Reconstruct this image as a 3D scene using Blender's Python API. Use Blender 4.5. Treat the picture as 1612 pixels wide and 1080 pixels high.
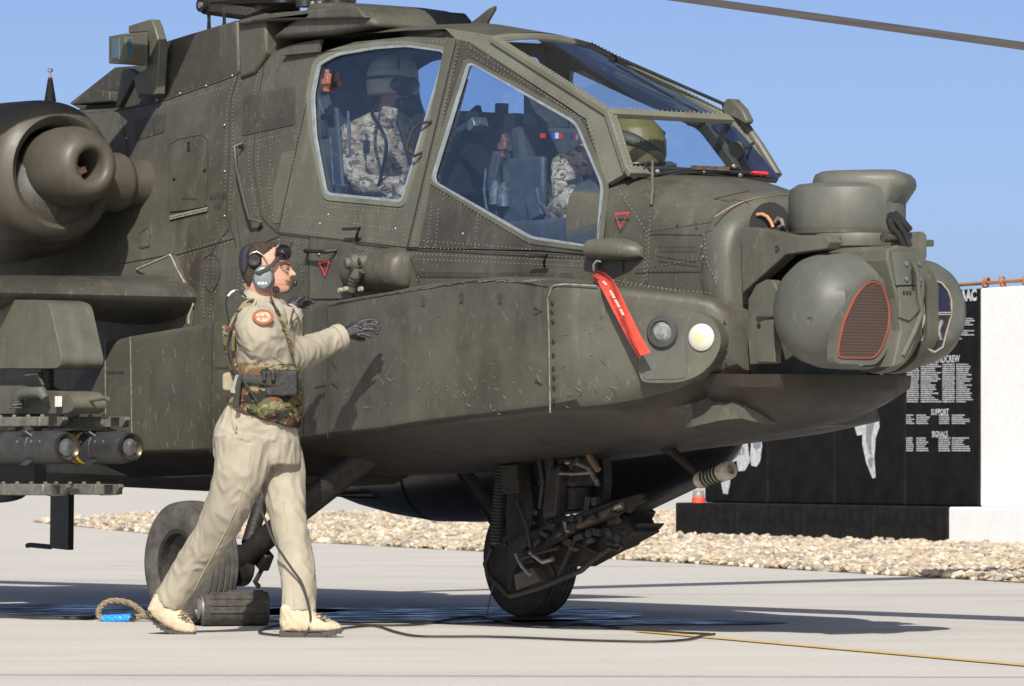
import bpy, bmesh, math, random
from mathutils import Vector, Matrix, geometry, noise as mnoise
random.seed(7)
R = math.radians
scene = bpy.context.scene
for o in list(bpy.data.objects): bpy.data.objects.remove(o)

# ------------------------------------------------------------------ camera
FPX, HY, CZ = 7800.0, 725.0, 0.855          # focal length in photo pixels, horizon row, eye height
cam = bpy.data.cameras.new('camera'); cam_o = bpy.data.objects.new('camera', cam)
scene.collection.objects.link(cam_o); scene.camera = cam_o
cam_o.location = (0, 0, CZ); cam_o.rotation_euler = (R(90), 0, 0)
cam.sensor_width = 36; cam.lens = FPX / 1612 * 36
cam.shift_y = (HY - 540) / 1612
cam.clip_start = 1; cam.clip_end = 6000
cam.dof.use_dof = True; cam.dof.focus_distance = 24.6; cam.dof.aperture_fstop = 14

# ------------------------------------------------------------------ light
SUN_EL, SUN_AZ = 38.0, 3.0                   # azimuth: degrees left of straight behind the camera
world = bpy.data.worlds.new('World'); scene.world = world; world.use_nodes = True
wn, wl = world.node_tree.nodes, world.node_tree.links
sky = wn.new('ShaderNodeTexSky'); sky.sky_type = 'NISHITA'; sky.sun_disc = False
sky.sun_elevation = R(SUN_EL); sky.sun_rotation = R(180 + SUN_AZ)
sky.air_density = 0.28; sky.dust_density = 1.6; sky.ozone_density = 1.3; sky.altitude = 0
bg = wn['Background']; bg.inputs['Strength'].default_value = 0.130
wl.new(sky.outputs[0], bg.inputs['Color'])
sun = bpy.data.lights.new('sun', 'SUN'); sun.energy = 4.6; sun.angle = R(0.53); sun.color = (1, 0.95, 0.87)
sun_o = bpy.data.objects.new('sun', sun); scene.collection.objects.link(sun_o)
sd = Vector((math.sin(R(SUN_AZ)) * math.cos(R(SUN_EL)), math.cos(R(SUN_AZ)) * math.cos(R(SUN_EL)), -math.sin(R(SUN_EL))))
sun_o.rotation_euler = sd.to_track_quat('-Z', 'Y').to_euler(); sun_o.location = (-5, -10, 20)
scene.view_settings.view_transform = 'Standard'; scene.view_settings.look = 'None'
scene.view_settings.exposure = 0.45; scene.view_settings.gamma = 1
scene.view_settings.use_curve_mapping = False

# ------------------------------------------------------------------ helpers
PHI = R(53)
OX, OY = -0.75, 26.5                         # helicopter origin on the ground, between the main wheels
HX, HYY = math.cos(PHI), -math.sin(PHI)      # heading
LX, LY = math.sin(PHI), math.cos(PHI)        # port side
def loc2w(v): return Vector((OX + v[0]*HX + v[1]*LX, OY + v[0]*HYY + v[1]*LY, v[2]))
def T(px, py, a=None, b=0.0, X=None, Z=None):
    """photo pixel -> helicopter coordinates (x forward, y port, z up) on side plane y=a+b*z, station X or height Z"""
    r = ((px-806)/FPX, 1.0, (HY-py)/FPX)
    X0, L0, Z0 = -OX*HX - OY*HYY, -OX*LX - OY*LY, CZ
    X1, L1, Z1 = r[0]*HX + r[1]*HYY, r[0]*LX + r[1]*LY, r[2]
    if a is not None: t = (a + b*Z0 - L0) / (L1 - b*Z1)
    elif X is not None: t = (X - X0) / X1
    else: t = (Z - Z0) / Z1
    return Vector((X0+t*X1, L0+t*L1, Z0+t*Z1))
def SIDE(px, py, off=0.0):
    """on the starboard skin: upright below z=1.9, leaning inboard above"""
    p = T(px, py, a=-.52-off)
    if p.z > 1.9: p = T(px, py, a=-.90-off, b=.2)
    return p
def W(px, py, d): return Vector(((px-806)/FPX*d, d, CZ + (HY-py)/FPX*d))
def G(px, py): return W(px, py, CZ*FPX/(py-HY))     # on the ground

MATS = {}
def nd(nt, t, **k):
    n = nt.nodes.new(t)
    for a, v in k.items():
        if a in n.inputs: n.inputs[a].default_value = v
        else: setattr(n, a, v)
    return n
def mat(name, col, rough=.6, metal=0.0, var=.12, scale=6.0, col2=None, bump=0.0, bscale=60.0, spec=.5, thresh=(.35,.65), detail=6, stretch=None):
    if name in MATS: return MATS[name]
    m = bpy.data.materials.new(name); m.use_nodes = True; nt = m.node_tree; L = nt.links
    p = nt.nodes['Principled BSDF']; p.inputs['Roughness'].default_value = rough; p.inputs['Metallic'].default_value = metal
    p.inputs['Specular IOR Level'].default_value = spec
    tc = nt.nodes.new('ShaderNodeTexCoord'); src = tc.outputs['Object']
    if stretch:
        mp = nt.nodes.new('ShaderNodeMapping'); mp.inputs['Scale'].default_value = stretch
        L.new(src, mp.inputs[0]); src = mp.outputs[0]
    if var or col2:
        n = nd(nt, 'ShaderNodeTexNoise', Scale=scale, Detail=detail, Roughness=.6); L.new(src, n.inputs['Vector'])
        cr = nt.nodes.new('ShaderNodeValToRGB'); cr.color_ramp.elements[0].position, cr.color_ramp.elements[1].position = thresh
        c2 = col2 or tuple(c*(1-var) for c in col); c1 = col if col2 else tuple(min(1, c*(1+var)) for c in col)
        cr.color_ramp.elements[0].color = (*c2, 1); cr.color_ramp.elements[1].color = (*c1, 1)
        L.new(n.outputs[0], cr.inputs[0]); L.new(cr.outputs[0], p.inputs['Base Color'])
    else: p.inputs['Base Color'].default_value = (*col, 1)
    if bump:
        n2 = nd(nt, 'ShaderNodeTexNoise', Scale=bscale, Detail=4); L.new(src, n2.inputs['Vector'])
        b = nd(nt, 'ShaderNodeBump', Strength=bump, Distance=.01); L.new(n2.outputs[0], b.inputs['Height']); L.new(b.outputs[0], p.inputs['Normal'])
    MATS[name] = m; return m

def paint(name, c, stain=(.034,.025,.017), rough=.5, amt=.75, dust=(.16,.15,.125)):
    """worn military paint: olive base, brown smudges, pale dust, small scratches"""
    if name in MATS: return MATS[name]
    m = bpy.data.materials.new(name); m.use_nodes = True; nt = m.node_tree; L = nt.links
    p = nt.nodes['Principled BSDF']
    tc = nt.nodes.new('ShaderNodeTexCoord'); src = tc.outputs['Object']
    def nz(sc, det=6, st=None, off=0):
        s = src
        if st or off:
            mp = nt.nodes.new('ShaderNodeMapping'); mp.inputs['Scale'].default_value = st or (1,1,1); mp.inputs['Location'].default_value = (off,off,off)
            L.new(src, mp.inputs[0]); s = mp.outputs[0]
        n = nd(nt, 'ShaderNodeTexNoise', Scale=sc, Detail=det, Roughness=.62); L.new(s, n.inputs['Vector']); return n.outputs[0]
    def ramp(i, a, b, lo=0., hi=1.):
        r = nt.nodes.new('ShaderNodeMapRange'); r.inputs[1].default_value=a; r.inputs[2].default_value=b; r.inputs[3].default_value=lo; r.inputs[4].default_value=hi
        L.new(i, r.inputs[0]); return r.outputs[0]
    def mix(f, a, b):
        x = nt.nodes.new('ShaderNodeMix'); x.data_type='RGBA'
        L.new(f, x.inputs[0])
        for i, v in ((6,a),(7,b)):
            if isinstance(v, tuple): x.inputs[i].default_value = (*v,1)
            else: L.new(v, x.inputs[i])
        return x.outputs[2]
    c0 = mix(ramp(nz(3.2),.35,.65), tuple(v*.86 for v in c), tuple(min(1,v*1.14) for v in c))
    c1 = mix(ramp(nz(2.1,8,(1,1,.55),3.1),.50,.70,0,amt), c0, stain)
    c2 = mix(ramp(nz(11,8,(1,1,.35),8.0),.56,.72,0,amt*.5), c1, stain)
    c3 = mix(ramp(nz(38,5,(1,1,.5),5.0),.58,.70,0,.42), c2, dust)
    c4 = mix(ramp(nz(1.3,5,None,15.),.45,.75,0,.30), c3, dust)
    c4 = mix(ramp(nz(7,6,(1,1,.14),55.),.55,.75,0,.35), c4, dust)
    # scratches: thin stretched noise in three directions, only in worn patches
    c5=c4
    for rot,sc,off,th in (((.9,.9,.8),(6,6,90),0,.70),((.1,-.7,.5),(5,7,110),9,.71)):
        mp = nt.nodes.new('ShaderNodeMapping'); mp.inputs['Rotation'].default_value=rot; mp.inputs['Scale'].default_value=sc; mp.inputs['Location'].default_value=(off,off,off)
        L.new(src, mp.inputs[0]); ns = nd(nt,'ShaderNodeTexNoise',Scale=1.2,Detail=3); L.new(mp.outputs[0], ns.inputs['Vector'])
        gate = ramp(nz(2.5,3,None,22.+off),.55,.65)
        mm = nt.nodes.new('ShaderNodeMath'); mm.operation='MULTIPLY'; L.new(ramp(ns.outputs[0],th,th+.05,0,.4), mm.inputs[0]); L.new(gate, mm.inputs[1])
        c5 = mix(mm.outputs[0], c5, (.16,.15,.125))
    L.new(c5, p.inputs['Base Color'])
    L.new(ramp(nz(6,6,None,30.),.3,.7,rough-.1,rough+.12), p.inputs['Roughness'])
    p.inputs['Specular IOR Level'].default_value = .4
    b = nd(nt,'ShaderNodeBump',Strength=.25,Distance=.012); L.new(nz(3.0,3,None,40.), b.inputs['Height'])
    b2 = nd(nt,'ShaderNodeBump',Strength=.12,Distance=.002); L.new(nz(160,3), b2.inputs['Height']); L.new(b.outputs[0], b2.inputs['Normal'])
    L.new(b2.outputs[0], p.inputs['Normal'])
    MATS[name] = m; return m

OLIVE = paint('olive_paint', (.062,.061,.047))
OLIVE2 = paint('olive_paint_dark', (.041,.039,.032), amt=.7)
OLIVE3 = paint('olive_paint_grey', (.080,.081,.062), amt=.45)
FRAME = paint('canopy_frame_paint', (.125,.130,.098), amt=.4, rough=.55)
GREYG = paint('grey_green_paint', (.076,.081,.068), amt=.2, rough=.5)
BROWN = paint('belly_shade_paint', (.019,.015,.011), amt=.6, dust=(.05,.04,.03))  # underside shade put into the base colour, stains mixed in as elsewhere
SEAL = mat('pale_sealant', (.26,.24,.18), .7, var=.3, scale=30)
DARKG = mat('panel_gap', (.026,.024,.019), .8, var=0)
BLACK = mat('black_metal', (.018,.018,.018), .5, var=.2, scale=20)
BLACKM = mat('black_matt', (.012,.012,.012), .9, var=0)
GUNM = mat('dirty_dark_metal', (.022,.019,.016), .55, .3, var=.35, scale=25, bump=.3)
STEEL = mat('bare_steel', (.35,.33,.29), .35, .8, var=.3, scale=30)
RUBBER = mat('tyre_rubber', (.062,.058,.05), .85, var=.35, scale=14, bump=.25, bscale=90)
def glassmat(name, tint, gloss=1.0, rough=.02, fog=.0, fogc=(.3,.38,.5)):
    m = bpy.data.materials.new(name); m.use_nodes = True; nt = m.node_tree; L = nt.links; nt.nodes.clear()
    out = nt.nodes.new('ShaderNodeOutputMaterial'); tr = nd(nt,'ShaderNodeBsdfTransparent',Color=(*tint,1))
    gl = nd(nt,'ShaderNodeBsdfGlossy',Roughness=rough,Color=(gloss,gloss,gloss,1)); lw = nd(nt,'ShaderNodeLayerWeight',Blend=.5); pw = nt.nodes.new('ShaderNodeMath'); pw.operation='POWER'; pw.inputs[1].default_value=3.0; L.new(lw.outputs['Facing'],pw.inputs[0])
    fr = nt.nodes.new('ShaderNodeMapRange'); fr.inputs[3].default_value=.035; fr.inputs[4].default_value=.75; L.new(pw.outputs[0],fr.inputs[0])
    base = tr.outputs[0]
    if fog:
        df = nd(nt,'ShaderNodeBsdfDiffuse',Color=(*fogc,1)); mf = nd(nt,'ShaderNodeMixShader'); 
        n = nd(nt,'ShaderNodeTexNoise',Scale=3.0,Detail=4); r = nt.nodes.new('ShaderNodeMapRange'); r.inputs[1].default_value=.3; r.inputs[2].default_value=.7; r.inputs[3].default_value=fog*.5; r.inputs[4].default_value=fog*1.5
        tc = nt.nodes.new('ShaderNodeTexCoord'); L.new(tc.outputs['Object'], n.inputs['Vector']); L.new(n.outputs[0], r.inputs[0]); L.new(r.outputs[0], mf.inputs[0])
        L.new(tr.outputs[0], mf.inputs[1]); L.new(df.outputs[0], mf.inputs[2]); base = mf.outputs[0]
    mx = nt.nodes.new('ShaderNodeMixShader'); L.new(fr.outputs[0], mx.inputs[0]); L.new(base, mx.inputs[1]); L.new(gl.outputs[0], mx.inputs[2])
    L.new(mx.outputs[0], out.inputs['Surface']); MATS[name] = m; return m
GLASS = glassmat('canopy_glass', (.84,.90,.97), fog=.012)
LENS = glassmat('sensor_glass', (.75,.8,.85))

class MB:
    def __init__(s): s.v=[]; s.f=[]
    def add(s, vs, fs):
        o=len(s.v); s.v += [tuple(v) for v in vs]; s.f += [tuple(i+o for i in f) for f in fs]; return s
    def box(s, c, size, rot=None):
        x,y,z=[a/2 for a in size]; c=Vector(c)
        vs=[Vector(p) for p in ((-x,-y,-z),(x,-y,-z),(x,y,-z),(-x,y,-z),(-x,-y,z),(x,-y,z),(x,y,z),(-x,y,z))]
        if rot is not None: vs=[rot@v for v in vs]
        return s.add([v+c for v in vs], [(0,3,2,1),(4,5,6,7),(0,1,5,4),(1,2,6,5),(2,3,7,6),(3,0,4,7)])
    def tube(s, pts, r, n=10, cap=True, flat=1.0, up=None):
        pts=[Vector(p) for p in pts]; rs = r if isinstance(r,(list,tuple)) else [r]*len(pts)
        prev=None; base=len(s.v); rings=[]
        for i,p in enumerate(pts):
            d=(pts[min(i+1,len(pts)-1)]-pts[max(i-1,0)]).normalized()
            if prev is None:
                a=Vector(up) if up is not None else (Vector((0,0,1)) if abs(d.z)<.9 else Vector((1,0,0)))
                u=(a-d*a.dot(d)).normalized()
            else: u=(prev-d*prev.dot(d)).normalized()
            prev=u; w=d.cross(u)
            rings.append([p+u*math.cos(2*math.pi*k/n)*rs[i]+w*math.sin(2*math.pi*k/n)*rs[i]*flat for k in range(n)])
        return s.loft(rings, cap)
    def loft(s, rings, cap=True, close=True):
        n=len(rings[0]); vs=[v for r in rings for v in r]; fs=[]
        for i in range(len(rings)-1):
            for k in range(n if close else n-1):
                k2=(k+1)%n; fs.append((i*n+k,i*n+k2,(i+1)*n+k2,(i+1)*n+k))
        if cap: fs.append(tuple(range(n-1,-1,-1))); fs.append(tuple((len(rings)-1)*n+k for k in range(n)))
        return s.add(vs,fs)
    def lathe(s, prof, org, axis, n=32, cap=False, fn=None):
        """prof: (distance along axis, radius)"""
        axis=Vector(axis).normalized(); org=Vector(org)
        a=Vector((0,0,1)) if abs(axis.z)<.9 else Vector((1,0,0)); u=(a-axis*a.dot(axis)).normalized(); w=axis.cross(u)
        rings=[[org+axis*t+u*math.cos(2*math.pi*k/n)*r+w*math.sin(2*math.pi*k/n)*r for k in range(n)] for t,r in prof]
        if fn: rings=[[fn(v) for v in r] for r in rings]
        return s.loft(rings,cap)
    def prism(s, poly, vec, holes=()):
        loops=[[Vector(p) for p in poly]]+[[Vector(p) for p in h] for h in holes]
        flat=[p for l in loops for p in l]; tris=geometry.tessellate_polygon(loops); vec=Vector(vec); n=len(flat)
        fs=[]
        # orientation: front faces away from vec
        for t in tris:
            nn=(flat[t[1]]-flat[t[0]]).cross(flat[t[2]]-flat[t[0]])
            t=tuple(t) if nn.dot(vec)<0 else (t[0],t[2],t[1])
            fs.append(t); fs.append(tuple(i+n for i in (t[0],t[2],t[1])))
        o=0
        for l in loops:
            m=len(l)
            for k in range(m):
                a,b=o+k,o+(k+1)%m; fs.append((a,b,b+n,a+n))
            o+=m
        return s.add(flat+[p+vec for p in flat], fs)
    def sphere(s, c, r, n=10, m=7, sc=(1,1,1)):
        c=Vector(c); rings=[]
        for i in range(m+1):
            t=math.pi*i/m; rings.append([c+Vector((math.sin(t)*math.cos(2*math.pi*k/n)*r*sc[0],math.sin(t)*math.sin(2*math.pi*k/n)*r*sc[1],-math.cos(t)*r*sc[2])) for k in range(n)])
        return s.loft(rings,False)
    def mirror(s):
        b=MB(); b.v=[(v[0],-v[1],v[2]) for v in s.v]; b.f=[tuple(reversed(f)) for f in s.f]; return b
    def build(s, name, m, parent=None, smooth=35, bevel=0, sub=0, fix=True):
        me=bpy.data.meshes.new(name); me.from_pydata(s.v,[],s.f); me.update()
        if fix:
            bm=bmesh.new(); bm.from_mesh(me); bmesh.ops.remove_doubles(bm,verts=bm.verts,dist=1e-5)
            bmesh.ops.recalc_face_normals(bm,faces=bm.faces); bm.to_mesh(me); bm.free()
        me.materials.append(m)
        o=bpy.data.objects.new(name,me); scene.collection.objects.link(o)
        if smooth:
            me.polygons.foreach_set('use_smooth',[True]*len(me.polygons)); me.set_sharp_from_angle(angle=R(smooth))
        if parent: o.parent=parent
        if bevel:
            md=o.modifiers.new('bevel','BEVEL'); md.width=bevel; md.segments=2; md.limit_method='ANGLE'; md.angle_limit=R(35)
        if sub:
            md=o.modifiers.new('sub','SUBSURF'); md.levels=sub; md.render_levels=sub
        return o
def both(mb, name, m, parent, **k):
    a=mb.build(name,m,parent,**k); b=mb.mirror().build(name,m,parent,**k); return a,b
def tag(o, label=None, cat=None, group=None, kind=None):
    if label: o['label']=label
    if cat: o['category']=cat
    if group: o['group']=group
    if kind: o['kind']=kind
    return o
def empty(name, loc=(0,0,0), rz=0, **k):
    o=bpy.data.objects.new(name,None); scene.collection.objects.link(o); o.location=loc; o.rotation_euler=(0,0,rz); o.empty_display_size=.1
    return tag(o,**k)
def ftext(s, size, M, m, name, parent=None, depth=.0, align='CENTER', bold=0.0):
    cu=bpy.data.curves.new(name,'FONT'); cu.body=s; cu.size=size; cu.align_x=align; cu.align_y='CENTER'; cu.extrude=depth; cu.offset=bold
    cu.resolution_u=3
    t=bpy.data.objects.new(name,cu); scene.collection.objects.link(t)
    dg=bpy.context.evaluated_depsgraph_get(); me=bpy.data.meshes.new_from_object(t.evaluated_get(dg)); bpy.data.objects.remove(t)
    me.transform(M); me.materials.clear(); me.materials.append(m)
    o=bpy.data.objects.new(name,me); scene.collection.objects.link(o); o.parent=parent; return o
def fillet(pts, r, n=3):
    out=[]; N=len(pts)
    for i,p in enumerate(pts):
        p=Vector((*p,0)) if len(p)==2 else Vector(p); a=Vector((*pts[i-1][:2],0)); b=Vector((*pts[(i+1)%N][:2],0))
        ra=min(r,(a-p).length*.45); rb=min(r,(b-p).length*.45); A=p+(a-p).normalized()*ra; B=p+(b-p).normalized()*rb
        for k in range(n+1):
            t=k/n; q=A*(1-t)**2+p*2*t*(1-t)+B*t*t; out.append((q.x,q.y))
    return out
def dens(pts, step):
    """resample a polyline"""
    out=[]; carry=0
    for a,b in zip(pts,pts[1:]):
        a,b=Vector(a),Vector(b); L=(b-a).length; t=carry
        while t<L: out.append(a+(b-a)*t/L); t+=step
        carry=t-L
    return out
# ================================================================== GROUND
def plane_obj(name, poly, z, m, kind='structure'):
    b=MB(); b.add([(x,y,z) for x,y in poly],[tuple(range(len(poly)))]); o=b.build(name,m,smooth=0,fix=False); o['kind']=kind; return o
def ground_mat(name, c, c2, streak=True, joints=False, rough=.85):
    m=bpy.data.materials.new(name); m.use_nodes=True; nt=m.node_tree; L=nt.links; p=nt.nodes['Principled BSDF']; p.inputs['Roughness'].default_value=rough
    p.inputs['Specular IOR Level'].default_value=.25
    tc=nt.nodes.new('ShaderNodeTexCoord'); src=tc.outputs['Object']
    mp=nt.nodes.new('ShaderNodeMapping'); mp.inputs['Scale'].default_value=(.5,1.1,1); L.new(src,mp.inputs[0])
    n1=nd(nt,'ShaderNodeTexNoise',Scale=.9,Detail=9,Roughness=.65); L.new(mp.outputs[0],n1.inputs['Vector'])
    n2=nd(nt,'ShaderNodeTexNoise',Scale=45,Detail=5,Roughness=.7); L.new(src,n2.inputs['Vector'])
    r1=nt.nodes.new('ShaderNodeMapRange'); r1.inputs[1].default_value=.3; r1.inputs[2].default_value=.7; L.new(n1.outputs[0],r1.inputs[0])
    mx=nt.nodes.new('ShaderNodeMix'); mx.data_type='RGBA'; L.new(r1.outputs[0],mx.inputs[0]); mx.inputs[6].default_value=(*c2,1); mx.inputs[7].default_value=(*c,1)
    r2=nt.nodes.new('ShaderNodeMapRange'); r2.inputs[1].default_value=.3; r2.inputs[2].default_value=.7; r2.inputs[3].default_value=.86; r2.inputs[4].default_value=1.08; L.new(n2.outputs[0],r2.inputs[0])
    m2=nt.nodes.new('ShaderNodeMix'); m2.data_type='RGBA'; m2.blend_type='MULTIPLY'; m2.inputs[0].default_value=1; L.new(mx.outputs[2],m2.inputs[6]); L.new(r2.outputs[0],m2.inputs[7])
    n3=nd(nt,'ShaderNodeTexNoise',Scale=.35,Detail=8,Roughness=.7); mp3=nt.nodes.new('ShaderNodeMapping'); mp3.inputs['Location'].default_value=(7,3,0); mp3.inputs['Scale'].default_value=(.8,2.2,1); L.new(src,mp3.inputs[0]); L.new(mp3.outputs[0],n3.inputs['Vector'])
    r3=nt.nodes.new('ShaderNodeMapRange'); r3.inputs[1].default_value=.54; r3.inputs[2].default_value=.72; r3.inputs[3].default_value=0; r3.inputs[4].default_value=.38; L.new(n3.outputs[0],r3.inputs[0])
    m3=nt.nodes.new('ShaderNodeMix'); m3.data_type='RGBA'; L.new(r3.outputs[0],m3.inputs[0]); L.new(m2.outputs[2],m3.inputs[6]); m3.inputs[7].default_value=(c2[0]*.55,c2[1]*.53,c2[2]*.5,1)
    L.new(m3.outputs[2],p.inputs['Base Color'])
    b=nd(nt,'ShaderNodeBump',Strength=.35,Distance=.006); L.new(n2.outputs[0],b.inputs['Height']); L.new(b.outputs[0],p.inputs['Normal'])
    MATS[name]=m; return m
CONC=ground_mat('apron_concrete',(.53,.51,.465),(.45,.435,.395))
SAND=ground_mat('pale_sand',(.52,.47,.39),(.45,.41,.33))
CONC2=ground_mat('far_concrete',(.47,.44,.38),(.42,.39,.335))
plane_obj('ground',[(-3000,-200),(3000,-200),(3000,5000),(-3000,5000)],-.012,SAND)
plane_obj('apron',[(-80,-30),(80,-30),(80,250),(-80,250)],0,CONC)
# joints between the poured slabs, thin dark sealant strips
jm=mat('joint_sealant',(.20,.18,.155),.9,var=.3)
jb=MB()
for k,y0 in enumerate((14.5,19.6,31.6,40,48.5)):
    dx,dy=1,-.06
    jb.add([(-40,y0+2.4,.004),(40,y0-2.4,.004),(40,y0-2.37,.004),(-40,y0+2.43,.004)],[(0,1,2,3)])
o=jb.build('apron_joint',jm,smooth=0,fix=False); o['kind']='structure'
# yellow taxi line
ym=mat('yellow_line_paint',(.52,.36,.10),.8,col2=(.50,.44,.36),scale=9,thresh=(.36,.52))
a,b_=G(1010,995),G(1650,1051.5); n_=Vector((-(b_-a).y,(b_-a).x,0)).normalized()*.05
yb=MB(); yb.add([a-n_+Vector((0,0,.005)),b_-n_+Vector((0,0,.005)),b_+n_+Vector((0,0,.005)),a+n_+Vector((0,0,.005))],[(0,1,2,3)])
a2=a+(a-b_)*.5; o=yb.build('taxi_line',ym,smooth=0,fix=False); o['kind']='structure'
# wet patch under the helicopter: thin glossy film with a ragged outline
wm=bpy.data.materials.new('water_film'); wm.use_nodes=True; nt=wm.node_tree; p=nt.nodes['Principled BSDF']
p.inputs['Base Color'].default_value=(.055,.05,.044,1)
tcw=nt.nodes.new('ShaderNodeTexCoord'); mw=nt.nodes.new('ShaderNodeMapping'); mw.inputs['Scale'].default_value=(1.2,3.5,1); nt.links.new(tcw.outputs['Object'],mw.inputs[0])
nw=nd(nt,'ShaderNodeTexNoise',Scale=2.2,Detail=7,Roughness=.65); nt.links.new(mw.outputs[0],nw.inputs['Vector'])
rw=nt.nodes.new('ShaderNodeMapRange'); rw.inputs[1].default_value=.40; rw.inputs[2].default_value=.62; rw.inputs[3].default_value=.75; rw.inputs[4].default_value=.16; nt.links.new(nw.outputs[0],rw.inputs[0]); nt.links.new(rw.outputs[0],p.inputs['Roughness'])
rs_=nt.nodes.new('ShaderNodeMapRange'); rs_.inputs[1].default_value=.42; rs_.inputs[2].default_value=.62; rs_.inputs[3].default_value=.12; rs_.inputs[4].default_value=.5; nt.links.new(nw.outputs[0],rs_.inputs[0]); nt.links.new(rs_.outputs[0],p.inputs['Specular IOR Level'])
nw2=nd(nt,'ShaderNodeTexNoise',Scale=30,Detail=5); nt.links.new(tcw.outputs['Object'],nw2.inputs['Vector'])
bw=nd(nt,'ShaderNodeBump',Strength=.6,Distance=.004); nt.links.new(nw2.outputs[0],bw.inputs['Height']); nt.links.new(bw.outputs[0],p.inputs['Normal'])
def puddle(cx,cy,rx,ry,seed):
    rnd=random.Random(seed); n=90; b=MB(); vs=[(cx,cy,.006)]
    for k in range(n):
        t=2*math.pi*k/n; q=1+.28*mnoise.noise(Vector((math.cos(t)*1.6,math.sin(t)*1.6,seed)))+.10*mnoise.noise(Vector((math.cos(t)*7,math.sin(t)*7,seed)))
        vs.append((cx+rx*math.cos(t)*q,cy+ry*math.sin(t)*q,.006))
    b.add(vs,[(0,1+k,1+(k+1)%n) for k in range(n)]); o=b.build('puddle',wm,smooth=0,fix=False); o['kind']='structure'; return o
puddle(-.55,27.3,1.35,1.35,1)
puddle(-2.25,28.0,1.25,1.3,5)
puddle(.55,26.0,.75,.45,9)
# gravel bed: compacted sheet with loose stones on it
gp=[(-6.6,68.5),(-5.9,79.5),(-.3,80),(2,82),(14,75),(14,2.0),(9.4,17.4),(3.57,34.55),(-.33,46.6),(-4.28,58.0)]
GRAV=ground_mat('gravel_bed_soil',(.42,.35,.26),(.30,.25,.19))
plane_obj('gravel_bed',gp,.005,GRAV)
def inpoly(x,y,P):
    c=False
    for i in range(len(P)):
        x1,y1=P[i-1]; x2,y2=P[i]
        if (y1>y)!=(y2>y) and x<(x2-x1)*(y-y1)/(y2-y1)+x1: c=not c
    return c
sm=bpy.data.materials.new('stone'); sm.use_nodes=True; nt=sm.node_tree; p=nt.nodes['Principled BSDF']; p.inputs['Roughness'].default_value=.85
at=nt.nodes.new('ShaderNodeAttribute'); at.attribute_name='tone'; cr=nt.nodes.new('ShaderNodeValToRGB'); nt.links.new(at.outputs['Fac'],cr.inputs[0])
el=cr.color_ramp.elements; el[0].color=(.16,.145,.12,1); el[1].color=(.54,.485,.395,1); el[1].position=1
for pos,c in ((.15,(.28,.25,.21)),(.4,(.38,.30,.20)),(.7,(.45,.38,.28))):
    e=el.new(pos); e.color=(*c,1)
nt.links.new(cr.outputs[0],p.inputs['Base Color'])
t_=(1+5**.5)/2
ICO=[Vector(v).normalized() for v in ((-1,t_,0),(1,t_,0),(-1,-t_,0),(1,-t_,0),(0,-1,t_),(0,1,t_),(0,-1,-t_),(0,1,-t_),(t_,0,-1),(t_,0,1),(-t_,0,-1),(-t_,0,1))]
ICF=[(0,11,5),(0,5,1),(0,1,7),(0,7,10),(0,10,11),(1,5,9),(5,11,4),(11,10,2),(10,7,6),(7,1,8),(3,9,4),(3,4,2),(3,2,6),(3,6,8),(3,8,9),(4,9,5),(2,4,11),(6,2,10),(8,6,7),(9,8,1)]
# merge both bands into one object
def all_stones():
    rnd=random.Random(3); v=[]; f=[]; tone=[]
    for n,band,rr in ((17500,(30,50),(.020,.042)),(21500,(46,82),(.026,.052))):
        cnt=0; tries=0
        while cnt<n and tries<n*10:
            tries+=1; d=rnd.uniform(*band); px=rnd.uniform(-60,1760); x=(px-806)/FPX*d
            if not inpoly(x,d,gp): continue
            s=rnd.uniform(*rr)*(1+.5*(rnd.random()**4)); q=Matrix.Rotation(rnd.uniform(0,6.28),3,'Z')@Matrix.Rotation(rnd.uniform(-.6,.6),3,'X')
            sc=Vector((rnd.uniform(.8,1.35),rnd.uniform(.7,1.1),rnd.uniform(.45,.75)))*s; o=len(v); z=.008+rnd.random()**2*.035
            for w in ICO:
                u=q@Vector((w.x*sc.x,w.y*sc.y,w.z*sc.z))*rnd.uniform(.82,1.18); v.append((x+u.x,d+u.y,z+u.z))
            f+=[(a+o,b+o,c+o) for a,b,c in ICF]; tone+=[rnd.random()]*12; cnt+=1
    me=bpy.data.meshes.new('gravel'); me.from_pydata(v,[],f); at=me.attributes.new('tone','FLOAT','POINT'); at.data.foreach_set('value',tone)
    me.materials.append(sm); o=bpy.data.objects.new('gravel',me); scene.collection.objects.link(o)
    tag(o,'loose pale tan gravel stones strewn along the strip before the black memorial wall','gravel',kind='stuff')
all_stones()
# distant scrub
sh=mat('dry_scrub',(.05,.05,.035),.9,var=.4,scale=3)
def shrub(x,y,w,h,lab):
    rnd=random.Random(int(x*7+y)); b=MB()
    for k in range(70):
        c=Vector((x+rnd.gauss(0,w*.3),y+rnd.gauss(0,w*.3),abs(rnd.gauss(h*.45,h*.25)))); s=h*.16
        for j in range(3):
            q=Matrix.Rotation(rnd.uniform(0,6),3,'Z')@Matrix.Rotation(rnd.uniform(0,3),3,'X'); b.add([c+q@Vector((-s,0,0)),c+q@Vector((s,0,0)),c+q@Vector((0,0,s*1.4))],[(0,1,2)])
    tag(b.build('desert_shrub',sh,smooth=0,fix=False),lab,'shrub','low shrubs on the far edge of the airfield')
for (px,d,w,h),lab in zip(((556,290,1.3,.8),(573,300,.6,.8),(590,290,1.2,.85)),('leftmost dark shrub far away, beside the main wheel strut under the belly','small middle shrub far away in the gap under the belly','dark shrub far away, touching the tail of the drop tank')):
    shrub((px-806)/FPX*d,d,w,h,lab)

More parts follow.
